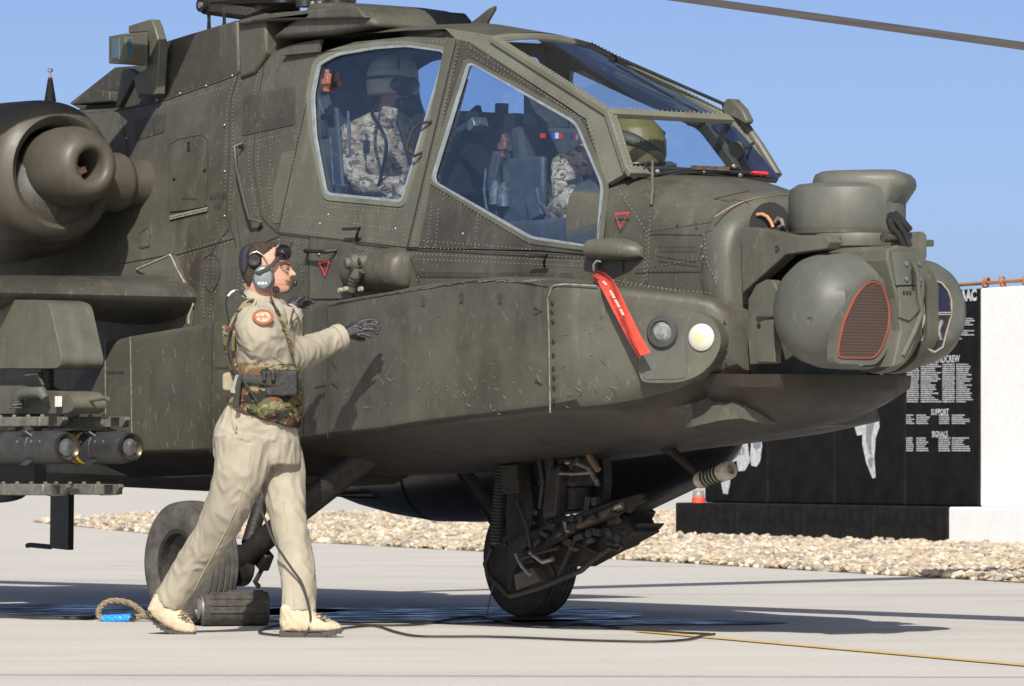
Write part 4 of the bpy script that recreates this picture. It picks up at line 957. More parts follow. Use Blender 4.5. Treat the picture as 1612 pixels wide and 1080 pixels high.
s1=seat(-.12,2.02); s2=seat(1.62,1.92)
# instrument housings
MB().box((.92,0,2.42),(.28,.60,.42)).build('rear_instrument_panel',INT3,heli,bevel=.03)
MB().box((.98,0,2.62),(.38,.62,.06)).build('glare_shield',INT3,heli,bevel=.02)
MB().box((2.62,0,2.10),(.30,.68,.30)).build('front_instrument_panel',INT3,heli,bevel=.03)
MB().box((2.66,0,2.27),(.34,.70,.03)).build('glare_shield',INT3,heli,bevel=.01)
sc=MB().box((2.42,.05,2.12),(.12,.22,.30)).build('sight_display',INT2,heli,bevel=.02)
for y in (-.38,.38):
    MB().box((1.9,y,1.95),(1.3,.16,.20)).build('side_console',INT2,heli,bevel=.02); MB().box((.2,y,2.10),(1.0,.15,.18)).build('side_console',INT2,heli,bevel=.02)
rnd=random.Random(5)
def clutter(x0,x1,y0,y1,z0,z1,n,name):
    for i in range(n):
        c=(rnd.uniform(x0,x1),rnd.uniform(y0,y1),rnd.uniform(z0,z1)); s=(rnd.uniform(.03,.14),rnd.uniform(.03,.1),rnd.uniform(.03,.2))
        MB().box(c,s,Matrix.Rotation(rnd.uniform(-.5,.5),3,'Y')).build(name,rnd.choice((INT,INT2,INT3,INT2,HWARE)),heli,bevel=.006)
clutter(-.30,-.10,-.30,-.2,2.2,2.9,10,'cockpit_box'); clutter(.7,1.05,-.30,.30,2.25,2.7,10,'instrument_box'); clutter(1.25,1.6,-.30,.2,2.0,2.6,16,'cockpit_box'); clutter(1.8,2.5,-.34,-.2,2.0,2.25,12,'console_box'); clutter(1.4,2.3,.2,.32,2.1,2.6,12,'cockpit_box')
# seat rails, canopy braces and pipes seen through the glass
for P,L,r,m in (([(735,125),(705,240)],-.30,.008,HWARE),([(530,170),(540,295)],-.33,.012,INT2),([(548,175),(552,290)],-.30,.008,HWARE),([(520,215),(525,290),(548,293)],-.36,.006,HWARE),
              ([(765,265),(762,300),(766,330)],-.34,.007,HWARE),([(830,270),(835,345)],-.25,.012,HWARE),([(762,300),(835,280)],-.3,.008,INT2),([(860,380),(862,330),(850,320)],-.36,.006,HWARE)):
    MB().tube([T(x,y,a=L) for x,y in P],r,8).build('cockpit_strut',m,heli)
hp_=[(702,235),(722,205),(745,192),(760,192)]; MB().tube([T(x,y,a=-.30) for x,y in hp_],.018,8).build('hand_hold',HWARE,heli)
for (x,y) in ((780,300),(793,303)): MB().lathe([(0,.035),(.08,.035),(.10,.02),(.12,.02)],T(x,y+22,a=-.33),(0,0,1),16,True).build('canister',HWARE,heli)
PINK=mat('red_guarded_latch',(.20,.075,.055),.55,var=.4,scale=40)
for cx_,cy_ in ((515,130),(793,232)):
    lb_=MB().box(T(cx_,cy_,a=-.34),(.035,.03,.10),Matrix.Rotation(.2,3,'Y')).build('jettison_latch',PINK,heli,bevel=.006)
    MB().box(T(cx_-2,cy_-2,a=-.355),(.06,.02,.035)).build('latch_grip',PINK,lb_,bevel=.004); MB().box(T(cx_,cy_-16,a=-.34),(.02,.02,.03)).build('latch_tip',PINK,lb_,bevel=.004)
# small flag stickers (red, white, blue)
def flag(x,y,w,h,cols):
    for k,cn in enumerate(cols):
        p=[T(x+w*k/len(cols),y,a=-.33),T(x+w*(k+1)/len(cols),y,a=-.33),T(x+w*(k+1)/len(cols),y+h,a=-.33),T(x+w*k/len(cols),y+h,a=-.33)]
        MB().prism(p,(0,.004,0)).build('flag_sticker',cn,heli,smooth=0)
BL=mat('flag_blue',(.03,.09,.45),.6,var=0); WH_=mat('flag_white',(.75,.75,.75),.6,var=0); RD=mat('flag_red',(.65,.04,.04),.6,var=0)
flag(868,209,17,9,(BL,WH_,RD)); flag(897,211,18,9,(BL,RD,WH_,RD)); flag(850,210,8,7,(RD,))
# mirror and handle behind the windshield
MB().lathe([(0,0),(0,.045),(.012,.05),(.02,.045),(.022,0)],T(1162,234,a=.26),(.2,-1,-.4),20).build('rear_view_mirror',INT3,heli)
MB().tube([T(1165,234,a=.28),T(1178,232,a=.34),T(1186,225,a=.38)],.008,8).build('mirror_arm',INT3,heli)
MB().tube([T(x,y,a=.30) for x,y in ((1076,186),(1084,194),(1100,199),(1108,192),(1112,187))],.012,8).build('canopy_grip',INT3,heli)
MB().prism([T(x,y,a=.37) for x,y in ((1118,190),(1150,193),(1226,280),(1190,278),(1150,222),(1120,200))],(0,.01,0)).build('canopy_liner',mat('navy_liner',(.02,.03,.08),.6,var=.2),heli,smooth=0)
MB().box(T(1196,273,a=.22),(.03,.10,.02)).build('red_cover',mat('red_fabric',(.5,.03,.03),.7,var=.2),heli,bevel=.01)

SCR=mat('bare_scratch',(.15,.142,.115),.6,var=.35,scale=60)
b=MB(); rnd=random.Random(21)
def scratch(x,y,L,ang,w=.0035):
    q=[]; n=4
    for k in range(n+1):
        q.append(T(x+math.cos(ang)*L*k/n+rnd.uniform(-.6,.6),y+math.sin(ang)*L*k/n+rnd.uniform(-.6,.6),a=-(bayw(x)+.0025)))
    s=strip(q,w*rnd.uniform(.5,1.1),.0006,NS); b.add(s.v,s.f)
for i in range(95):
    t=rnd.random(); x=rnd.gauss(730,85) if t<.6 else rnd.uniform(530,858); y=rnd.gauss(625,28) if t<.75 else rnd.uniform(490,660)
    if not(522<x<850 and 480<y<652): continue
    scratch(x,y,abs(rnd.gauss(2,5))+1.5,rnd.choice((-.9,.9,1.3,-.5,.3))+rnd.uniform(-.4,.4))
for i in range(26): scratch(rnd.uniform(880,985),rnd.uniform(500,640),rnd.uniform(3,12),rnd.uniform(-1.4,1.4),.003)
for i in range(34): scratch(rnd.uniform(215,340),rnd.uniform(540,700),rnd.uniform(3,14),1.5+rnd.uniform(-.25,.25),.003)
for i in range(60): x=rnd.uniform(517,860); scratch(x,478-(x-515)*.16 if x<740 else 441+rnd.uniform(0,3),rnd.uniform(3,16),-.12,.004)
o=b.build('paint_scratches',SCR,heli,smooth=0,fix=False); o['kind']='stuff'
for P in ([(384,152),(466,136),(464,196),(380,214)],[(209,190),(262,178),(258,208),(212,222)],[(430,300),(444,240),(470,236),(452,350),(430,352)],[(290,412),(318,404),(312,440),(306,470)]):
    panel(P,F0,.0015,OLIVE3 if P[0][0]>400 else OLIVE2,'doubler_plate',r=4,th=.003)
panel([(655,428),(900,430),(905,438),(660,436)],sfun(.003),.001,OLIVE2,'doubler_plate',r=2,th=.002)
# ================================================================== UNDERCARRIAGE
def wheel(s):
    c=Vector((.02,(-1.165 if s>0 else 1.05),.322)); ax=(0,-s,0)
    t=MB().lathe([(-.09,.17),(-.105,.21),(-.11,.25),(-.10,.285),(-.085,.303),(-.074,.306),(-.070,.299),(-.064,.299),(-.060,.308),(-.042,.311),(-.038,.303),(-.032,.303),(-.028,.312),(-.009,.313),(-.005,.305),(.005,.305),(.009,.313),(.028,.312),(.032,.303),(.038,.303),(.042,.311),(.060,.308),(.064,.299),(.070,.299),(.074,.306),(.085,.303),(.10,.285),(.11,.25),(.105,.21),(.09,.17)],c,ax,72,fn=lambda v:Vector((c.x+(v.x-c.x)*1.04,v.y,max(.004,c.z+(v.z-c.z)*1.04)))).build('tyre',RUBBER,None,smooth=50)
    w=MB().lathe([(-.09,.165),(-.09,.175),(.09,.178),(.098,.172),(.09,.155),(.05,.145),(.03,.11),(.03,.07),(.06,.06),(.065,.03),(.066,0)],c,ax,48).build('main_wheel',GUNM,heli,smooth=40)
    t.parent=w
    b=MB()
    for k in range(8): b.lathe([(0,.011),(.012,.010),(.014,0)],c+Vector((math.cos(k*math.pi/4)*.09,-s*.03,math.sin(k*math.pi/4)*.09)),ax,6)
    b.build('wheel_nuts',GUNM,w)
    # trailing arm, axle, brake, shock strut
    B2=lambda *p:[Vector((x,y*s,z)) for x,y,z in p]
    MB().tube(B2((.78,-.50,.93),(.62,-.60,.80),(.22,-.82,.46),(.05,-.88,.33)),[.085,.075,.062,.06],14).build('trailing_arm',GUNM,heli)
    MB().tube(B2((.02,-.80,.31),(.02,-1.02,.305)),.05,16).build('axle',GUNM,w)
    MB().lathe([(0,.11),(.05,.11),(.055,.09),(.08,.05)],(.02,-.84*s,.305),(0,-s,0),24,True).build('brake_drum',GUNM,w)
    MB().tube(B2((.10,-.86,.42),(-.05,-.60,.85)),.04,14).build('shock_strut',GUNM,heli); MB().tube(B2((.08,-.88,.36),(.02,-.74,.60)),.028,14).build('shock_rod',STEEL,heli)
    MB().tube(B2((.05,-.80,.40),(.12,-.78,.30),(.10,-.82,.22),(.16,-.84,.20)),.014,8).build('brake_hose',BLACK,heli)
    MB().box((.12,-.80*s,.36),(.16,.06,.10),Matrix.Rotation(.6,3,'Y')).build('axle_bracket',GUNM,heli,bevel=.01)
    return w
wheel(1); wheel(-1)
# small fittings under the belly
MB().tube([T(573,723,a=-.55),T(560,720,a=-.55)],.02,8).build('tie_down_ring',GUNM,heli)
for x in (205,767,781): MB().tube([T(x,678,a=-.4),T(x,692,a=-.4)],.007,6).build('drain_tube',SEAL,heli)
slabmb([(79,775),(108,777),(107,866),(78,863)],-.02,.02).build('belly_antenna',BLACK,heli,bevel=.004)
MB().tube([T(80,861,a=0),T(48,858,a=0),T(43,859,a=0)],.015,8).build('antenna_foot',BLACK,heli)
b=MB(); p=T(20,782,a=.25); b.sphere(p+Vector((-.25,0,.02)),.2,20,12,(1.9,.5,.3)); b.build('belly_pod',BLACK,heli)
# belly skids / keel rail under the nose
MB().tube([T(x,y,a=0) for x,y in ((1025,690),(1060,712),(1092,742),(1098,755))],[.03,.028,.02,.018],8,flat=.4).build('gun_guard',GUNM,heli)

# --- chain gun
gun=MB().lathe([(0,.17),(.30,.17),(.31,.13),(.42,.12),(.43,0)],T(900,690,a=0)+Vector((0,0,.06)),(0,0,-1),28).build('chain_gun',GUNM,heli)
gm=lambda x,y,L=0:T(x,y,a=L)
bd=(gm(1160,735)-gm(905,845)).normalized()
MB().tube([gm(925,838),gm(1010,797),gm(1108,752)],[.040,.037,.032],16).build('barrel',BLACK,gun)
mbz=MB().lathe([(0,.028),(.005,.040),(.03,.044),(.05,.037),(.18,.043),(.20,.047),(.24,.047),(.255,.040),(.257,.026),(.22,.024),(.20,0)],gm(1100,757),gm(1160,735)-gm(1100,757),24).build('muzzle_brake',mat('worn_muzzle_steel',(.34,.31,.25),.5,.1,var=.3,scale=30),gun,smooth=40)
ax=(gm(1160,735)-gm(1100,757)).normalized()
for k in range(5): MB().lathe([(-.006,.0445),(-.006,.0455),(.006,.0458),(.006,.0445)],gm(1100,757)+ax*(.065+k*.026),ax,24).build('brake_slot',BLACKM,mbz)
def gbox(name,P,L,th,m=GUNM,bev=.006): return MB().prism([gm(x,y,L-th/2) for x,y in P],(0,th,0)).build(name,m,gun,smooth=0,bevel=bev)
gbox('receiver',[(840,850),(968,800),(985,812),(1000,838),(900,892),(850,890)],0,.16); gbox('cradle_side',[(800,850),(890,815),(960,790),(1010,776),(1012,790),(960,815),(900,840),(830,880),(800,880)],-.13,.03)
gbox('cradle_side',[(800,850),(890,815),(960,790),(1010,776),(1012,790),(960,815),(900,840),(830,880),(800,880)],.13,.03)
gbox('mount_plate',[(800,690),(826,692),(838,800),(830,870),(806,880),(796,830)],-.10,.05); gbox('mount_plate',[(930,690),(948,694),(952,760),(945,800),(930,800)],.08,.05)
gbox('forward_yoke',[(962,800),(985,792),(1004,806),(998,818),(975,840),(955,830)],.04,.12,BLACK); gbox('feeder_housing',[(950,838),(985,824),(1008,824),(1000,834),(972,846),(968,858),(950,866)],.02,.16,BLACK)
gbox('drive_motor',[(858,735),(880,730),(874,812),(852,818)],-.16,.07,GUNM,.02); gbox('rear_housing',[(766,860),(800,840),(812,880),(800,930),(775,915)],0,.18)
MB().tube([gm(895,835,-.14),gm(972,799,-.14)],.026,14).build('recoil_tube',mat('oily_brown_steel',(.06,.045,.03),.4,.4,var=.4,scale=30),gun); MB().tube([gm(965,802,-.145),gm(982,795,-.145)],.020,12).build('recoil_tip',STEEL,gun)
MB().tube([gm(889,822,-.16),gm(892,836,-.16),gm(904,836,-.16)],.010,8).build('cradle_hook',STEEL,gun)
# tubular frame below
MB().tube([gm(775,862,-.12),gm(764,888,-.12),gm(770,906,-.12),gm(790,925,-.12),gm(803,938,-.12),gm(850,925,-.12),gm(915,898,-.12),gm(935,880,-.12),gm(975,852,-.12)],.015,10).build('frame_tube',GUNM,gun)
MB().tube([gm(848,858,-.12),gm(875,905,-.12)],.012,8).build('frame_brace',GUNM,gun); MB().tube([gm(905,850,-.12),gm(880,905,-.12)],.012,8).build('frame_brace',GUNM,gun); MB().tube([gm(900,850,-.1),gm(945,872,-.1)],.010,8).build('frame_brace',GUNM,gun)
# ammunition chute: ribbed hose
path=[gm(794,700,-.22),gm(790,740,-.22),gm(786,780,-.22),gm(783,820,-.22),gm(781,858,-.22)]
pp=dens(path,.0085); b=MB(); b.tube(pp,[.036 if i%2 else .029 for i in range(len(pp))],16); b.build('feed_chute',BLACK,gun,smooth=0)
gbox('chute_clamp',[(786,732),(812,730),(816,775),(790,778)],-.24,.04)
for P,r,m in (([(892,728),(912,730),(928,738),(935,752),(942,764)],.012,STEEL),([(880,745),(905,746),(930,744),(940,758)],.010,STEEL),([(920,700),(930,722),(942,740)],.016,mat('brass_hose',(.20,.14,.08),.5,.3,var=.3)),
              ([(862,705),(868,730),(866,760)],.02,GUNM),([(845,700),(855,760),(850,800)],.012,BLACK),([(815,790),(830,830),(835,862)],.010,BLACK),([(818,880),(850,870),(880,862)],.012,GUNM),([(812,872),(822,892),(835,905)],.010,STEEL),
              ([(880,700),(905,702),(912,722),(900,735)],.02,GUNM),([(835,870),(855,885),(870,880)],.012,STEEL),([(960,862),(975,866),(980,858)],.012,GUNM)):
    MB().tube([gm(x,y,-.18) for x,y in P],r,8).build('hydraulic_line',m,gun)
rnd=random.Random(8)
for i in range(40):
    t=rnd.random(); x=800+t*200+rnd.uniform(-14,14); y=868-t*52+rnd.uniform(-22,26); s=rnd.uniform(.02,.05)
    MB().box(gm(x,y,rnd.uniform(-.17,-.08)),(s*1.4,s*.8,s*rnd.uniform(.5,1)),Matrix.Rotation(rnd.uniform(-.9,.3),3,'Y')).build('gun_fitting',rnd.choice((GUNM,BLACK,GUNM,OLIVE2)),gun,bevel=.004)
for i in range(26):
    x=rnd.uniform(805,945); y=rnd.uniform(695,840); s=rnd.uniform(.02,.06)
    MB().box(gm(x,y,rnd.uniform(-.17,.05)),(s,s*.8,s*rnd.uniform(.8,2.2)),Matrix.Rotation(rnd.uniform(-.5,.5),3,'Y')).build('mount_fitting',rnd.choice((GUNM,BLACK,GUNM)),gun,bevel=.004)
for i in range(9):
    c_=gm(rnd.uniform(900,985),rnd.uniform(815,850),-.17); MB().lathe([(0,.02),(.01,.02),(.012,.008)],c_,(0,-1,0),12,True).build('link_boss',BLACK,gun)
MB().tube([gm(777,915,-.1),gm(773,935,-.1),gm(770,952,-.1),gm(766,966,-.1)],.004,6).build('ground_strap',BLACK,gun)
gbox('shoe_plate',[(808,905),(838,893),(850,915),(812,930)],-.1,.06,OLIVE2)

# ================================================================== STORES (things hung on the helicopter)
def hthing(name,org,**k):
    e=empty(name,loc2w(org),-PHI,**k); e['_o']=list(org); return e
def settle(e):
    org=Vector(e['_o']); del e['_o']
    for ch in list(e.children): ch.location=ch.location-org
# fuel tank on the port wing
tk=hthing('fuel_tank',(-.8,1.62,.48),label='large black drop tank hung under the far wing, behind the gun',cat='fuel tank')
p0=Vector((-2.62,1.62,.69)); p1=Vector((1.12,1.62,.985)); axd=(p1-p0).normalized(); TL=(p1-p0).length
TKM=mat('tank_black',(.02,.02,.021),.32,var=.2,scale=3)
prof=[(0,.0),(.01,.05),(.25,.12),(.6,.20),(1.0,.268),(1.4,.30),(1.9,.315),(2.5,.312),(2.9,.295),(3.2,.26),(3.45,.20),(3.62,.13),(3.72,.06),(3.745,0)]
MB().lathe([(t*TL/3.745,r) for t,r in prof],p0,axd,48).build('tank_body',TKM,tk,smooth=60)
MB().lathe([(1.0,.272),(1.008,.274),(1.016,.273)],p0,axd,48).build('tank_joint',BLACKM,tk)
MB().prism([T(515,781,a=1.4),T(535,773,a=1.4),T(580,770,a=1.5),T(700,770,a=1.5),T(700,785,a=1.5),T(565,785,a=1.4)],(0,.3,0)).build('tank_fin',TKM,tk,smooth=0,bevel=.004)
MB().box((-.9,1.62,1.25),(.9,.10,.40)).build('tank_pylon',OLIVE2,tk,bevel=.02)
settle(tk)
# missile launcher on the starboard wing
rail_m=mat('launcher_rail_paint',(.13,.13,.105),.45,.2,var=.3,scale=25)
la=hthing('missile_launcher',(-1.0,-1.55,1.1),label='olive four-rail launcher under the near wing at the left edge, carrying two missiles',cat='launcher')
py=MB().prism([T(x,y,a=-1.66) for x,y in fillet([(-260,472),(62,472),(78,478),(98,568),(92,580),(-260,580)],10)],(0,.26,0)).build('pylon_fairing',OLIVE3,la,smooth=30,bevel=.05)
MB().tube([T(74,578,a=-1.55),T(75,612,a=-1.55)],[.035,.03],14).build('pylon_post',GUNM,la)
for k in range(4): MB().lathe([(-.006,.038),(.006,.038)],T(74.5,588+k*6,a=-1.55),(0,0,1),16).build('post_collar',GUNM,la)
MB().tube([T(40,590,a=-1.6),T(60,588,a=-1.6),T(68,606,a=-1.62)],.008,8).build('safety_pin_wire',STEEL,la)
bo=MB().prism([T(x,y,a=-1.62) for x,y in fillet([(-260,608),(35,607),(45,614),(105,616),(116,626),(117,642),(108,651),(-260,653)],6)],(0,.20,0)).build('rack_body',OLIVE3,la,smooth=30,bevel=.03)
MB().tube([T(28,640,a=-1.68),T(26,626,a=-1.68),T(38,618,a=-1.68),T(66,618,a=-1.68),T(72,628,a=-1.68)],[.035,.035,.032,.032,.02],12).build('cable_conduit',GREYG,la)
for k in range(7): MB().lathe([(-.004,.034),(0,.037),(.004,.034)],T(26+k*.5,642-k*3,a=-1.68),(0,0,1),14).build('conduit_ring',GREYG,la)
MB().lathe([(0,.045),(.04,.042),(.045,.034),(.08,.032),(.085,.025),(.12,.02),(.13,.008),(.30,.008),(.31,.012),(.33,.012)],T(117,634,a=-1.52),(.85,-.0,.05),18,True).build('tension_rod',OLIVE3,la)
MB().box(T(92,632,a=-1.645),(.06,.006,.055)).build('data_label',mat('paper_label',(.62,.60,.55),.7,var=.1,scale=80),la,smooth=0)
MB().box(T(60,668,a=-1.55)+Vector((-.78,0,0)),(1.5,.10,.16)).build('launcher_spine',OLIVE2,la,bevel=.02)
MB().box(T(70,735,a=-1.55)+Vector((-.7,0,.02)),(1.3,.10,.32)).build('launcher_spine',BLACK,la,bevel=.02)
def rail(xe,y0,y1,L,xcut=None):
    pe=T(xe,y0,a=L); pb=T(xe,y1,a=L)
    r=MB().box(((pe.x-1.7)/1-.0+.85-.0,L,(pe.z+pb.z)/2),(1.7,.10,(pe.z-pb.z)*.9)).build('launch_rail',rail_m,la,bevel=.006)
    for dx in (-.02,-.16,-.3,-.44): MB().lathe([(0,.012),(.01,.011),(.012,0)],(pe.x+dx,L-.02,pe.z-.002),(0,0,1),8).build('rail_bolt',rail_m,r)
    MB().prism([T(xe+1,y0+1,a=L),T(xe+24,y0+1,a=L),T(xe+25,y0+6,a=L),T(xe+18,y1-1,a=L),T(xe+1,y1,a=L)],(0,.03,0)).build('rail_latch',OLIVE3,r,smooth=0,bevel=.004)
    MB().prism([T(xe+1,y0+1,a=L+.1),T(xe+24,y0+1,a=L+.1),T(xe+25,y0+6,a=L+.1),T(xe+18,y1-1,a=L+.1),T(xe+1,y1,a=L+.1)],(0,-.03,0)).build('rail_latch',OLIVE3,r,smooth=0,bevel=.004)
    MB().box((pe.x+.05,L+.03,(pe.z+pb.z)/2),(.08,.06,.05)).build('latch_block',BLACK,r)
    return r
rail(75,655,672,-1.78); rail(173,655,674,-1.36); rail(80,761,781,-1.78); rail(163,761,780,-1.36)
settle(la)
MBLK=mat('missile_charcoal',(.030,.031,.033),.5,var=.25,scale=20)
def missile(px,L,lab):
    n=T(px,704,a=L); m=hthing('missile',(n.x-.8,L,n.z-.09),label=lab,cat='missile',group='missiles on the launcher')
    b=MB().lathe([(-1.63,.07),(-1.6,.0885),(-.62,.0885),(-.615,.0905),(-.60,.0905),(-.595,.0885),(-.34,.0885),(-.338,.086),(-.33,.086),(-.328,.0885),(-.16,.0885),(-.13,.086),(-.10,.082),(-.065,.072)],n,(1,0,0),40).build('missile_body',MBLK,m,smooth=30)
    MB().lathe([(-.07,.074),(-.06,.076),(-.05,.072),(-.052,.066)],n,(1,0,0),32).build('dome_ring',GUNM,b)
    MB().lathe([(-.058,.070),(-.035,.062),(-.014,.044),(-.003,.022),(0,0)],n,(1,0,0),28).build('seeker_dome',LENS,b)
    MB().lathe([(-.10,.0),(-.10,.045),(-.06,.045),(-.055,.02),(-.05,0)],n,(1,0.1,0),20).build('seeker_head',STEEL,b)
    MB().lathe([(-.055,.068),(-.075,.045),(-.08,.0)],n,(1,0,0),20).build('seeker_cup',mat('gold_brown_mirror',(.10,.07,.035),.3,.8,var=.6,scale=30),b)
    for k in range(4):
        a=math.pi/4+k*math.pi/2; c,s=math.cos(a),math.sin(a)
        P=[n+Vector((x,c*r,s*r)) for x,r in ((-.36,.085),(-.30,.085),(-.33,.125),(-.385,.125))]; MB().prism(P,(0,-s*.008,c*.008)).build('canard_fin',MBLK,b,smooth=0)
    for x_ in (-.2,-.28,-.42): 
        MB().lathe([(0,.008),(.004,.007),(.005,0)],n+Vector((x_,-.083,.03)),(0,-1,.3),8).build('body_screw',STEEL,b)
    return m,n
m1,n1=missile(116,-1.78,'near charcoal missile with a glassy seeker dome, at the left on the upper rail'); m2,n2=missile(216,-1.36,'rear charcoal missile with a glassy seeker dome, right of the other one')
YB=mat('yellow_band',(.75,.50,.03),.5,var=.1); BB=mat('brown_band',(.38,.12,.03),.5,var=.1)
MB().lathe([(-.50,.0892),(-.46,.0892)],n2,(1,0,0),40).build('yellow_band',YB,m2); MB().lathe([(-.56,.0892),(-.53,.0892)],n2,(1,0,0),40).build('brown_band',BB,m2)
settle(m1); settle(m2)

# ================================================================== STREAMER
rs=hthing('warning_streamer',T(936,412,a=-.55),label='red fabric warning streamer hanging from a wire loop on the nose',cat='streamer')
red=mat('red_streamer_cloth',(.50,.05,.03),.8,var=.12,scale=25,bump=.2)
P=[(936,431,.60),(948,437,.70),(958,447,.875),(966,462,.885),(975,484,.88),(985,508,.87),(996,533,.86),(1012,560,.84)]
wd=[12,18,22,22,21,20,20,20]; rings=[]
for (x,y,L),w in zip(P,wd):
    i=P.index((x,y,L)); a=P[max(i-1,0)]; c=P[min(i+1,len(P)-1)]; d=Vector((c[0]-a[0],c[1]-a[1])).normalized(); n=Vector((d.y,-d.x))
    row=[]
    for k in range(5):
        u=(k/4-.5); row.append(T(x+n.x*w*u,y+n.y*w*u,a=-L)+Vector((0,-.012*math.sin(k*1.6+i*.7),0)))
    rings.append(row)
b=MB(); front=[r for r in rings]
for r in rings: r.extend([p+Vector((0,.004,0)) for p in reversed(r[:5])])
b.loft(rings); st=b.build('streamer_cloth',red,rs,smooth=50)
MB().tube([T(935,428,a=-.62),T(934,417,a=-.60),T(939,411,a=-.58),T(946,412,a=-.56)],.006,8).build('wire_loop',STEEL,rs)
wf=lambda x,y:T(x,y,a=-(.905 if y>455 else .86))
b=MB(); rnd=random.Random(2)
for k in range(26):
    t=k/26; x=950+26*t**.8+ (6*t); y=444+54*t
    if k%7==6: continue
    b.add([wf(x-2,y-1),wf(x+1.6,y-1.8),wf(x+2.3,y-.4),wf(x-1.4,y+.6)],[(0,1,2,3)])
tag(b.build('printed_lettering',mat('pale_print',(.75,.66,.58),.7,var=.1),st,smooth=0,fix=False),kind='stuff')
settle(rs)

# ================================================================== GROUND EQUIPMENT
def wthing(name,org,**k):
    e=empty(name,org,0,**k); e['_o']=list(org); return e
ck=wthing('wheel_chock',G(360,986),label='black ribbed rubber chock lying against the near main wheel, behind the walking man',cat='wheel chock')
c0=W(318,953,G(360,986).y+.0); c1=W(420,955,G(360,986).y+.08); c0.z=c1.z=.09
pp=dens([c0,c1],.012)+[c1]; RUB2=mat('dusty_rubber',(.05,.045,.037),.9,var=.4,scale=20,bump=.4)
cb=MB(); cb.tube(pp,.088,20); co=cb.build('chock_body',RUB2,ck,smooth=30)
axk=(c1-c0).normalized()
side=axk.cross(Vector((0,0,1))).normalized()
for k in range(9):
    a=R(-10+k*24); q=side*math.cos(a)*.088+Vector((0,0,1))*math.sin(a)*.088; MB().tube([c0+q+axk*.03,c1+q-axk*.02],.008,6).build('rubber_rib',RUB2,co)
MB().lathe([(0,.0),(0,.05),(.02,.055),(.03,.03),(.0,.028)],c0,-axk,20).build('end_plate',mat('dull_grey_metal',(.16,.15,.13),.5,.3,var=.3),co)
MB().lathe([(0,.07),(.05,.075),(.08,.088)],c0-axk*.01,axk,20).build('end_collar',mat('dull_grey_metal',(.16,.15,.13),.5,.3,var=.3),co)
settle(ck)
ROPE=mat('tan_rope',(.22,.17,.105),.9,var=.3,scale=60,bump=.6,bscale=200)
def ropegeo(pts,r,m,par,name,tw=60):
    pp=dens(pts,.010); 
    for ph in (0,2.1,4.2):
        q=[]
        for i,p in enumerate(pp):
            d=(pp[min(i+1,len(pp)-1)]-pp[max(i-1,0)]).normalized(); u=d.cross(Vector((.3,.5,.8))).normalized(); w=d.cross(u); a=i*.010*tw+ph; q.append(p+(u*math.cos(a)+w*math.sin(a))*r*.5)
        MB().tube(q,r*.62,7).build(name,m,par)
dR=G(190,978).y
rp=wthing('tow_rope',G(190,980),label='thick tan rope loop with bright blue tape lying beside the chock',cat='rope')
rpt=[W(x,y,dR+dd) for x,y,dd in ((330,952,.1),(300,962,.02),(262,972,0),(245,984,0),(235,978,0),(222,962,0),(205,950,0),(185,946,0),(168,948,.0),(157,958,0),(155,968,0),(160,975,-.02),(172,976,-.05),(190,975,-.06),(210,974,-.06),(225,970,-.05),(240,976,-.02))]
def smoothpath(P,n=5):
    out=[]
    for i in range(len(P)-1):
        a,b_,c,d=P[max(i-1,0)],P[i],P[i+1],P[min(i+2,len(P)-1)]
        for k in range(n):
            t=k/n; out.append(.5*((2*b_)+(c-a)*t+(2*a-5*b_+4*c-d)*t*t+(3*b_-a-3*c+d)*t**3))
    return out+[P[-1]]
for p in rpt: p.z=max(p.z,.02)
ropegeo(smoothpath(rpt),.016,ROPE,rp,'rope_strand')
BT=mat('blue_tape',(.02,.24,.62),.5,var=.25,scale=40)
ropegeo([W(162,974,dR-.1),W(180,974,dR-.12),W(206,972,dR-.12)],.021,BT,rp,'blue_tape',90); ropegeo([W(206,972,dR-.13),W(214,974,dR-.13)],.018,BLACK,rp,'black_tape',90)
settle(rp)
CAB=mat('cable_rubber',(.03,.026,.022),.7,var=.2)
def gcable(P,r,lab,name='ground_cable'):
    Q=[G(x,y)+Vector((0,0,r+.003)) for x,y in P]; Q=smoothpath(Q,8); e=wthing(name,Q[0],label=lab,cat='cable'); MB().tube(Q,r,8).build('cable',CAB,e); settle(e); return e
gcable([(-30,973),(20,974),(60,976),(100,976),(130,976),(148,974),(158,971)],.008,'thin dark cord on the concrete from the left edge to the rope loop')
gcable([(500,986),(540,985),(600,987),(655,986),(690,981),(720,976),(752,974),(785,979),(820,986),(860,990),(895,986),(925,985),(960,990),(1000,994),(1060,998),(1118,1001)],.006,'upper of two thin black cables snaking right from the walking man')
gcable([(478,1002),(500,1000),(540,992),(580,988),(600,990),(625,998),(655,1004),(700,1005),(760,1005),(830,1007),(900,1010),(960,1012),(1030,1013),(1080,1010),(1105,1004),(1125,1001)],.006,'lower of two thin black cables snaking right from the walking man')
gcable([(440,987),(420,991),(408,996),(414,1000),(440,1003),(470,1003)],.006,'short loop of black cable at the heel of the front boot')
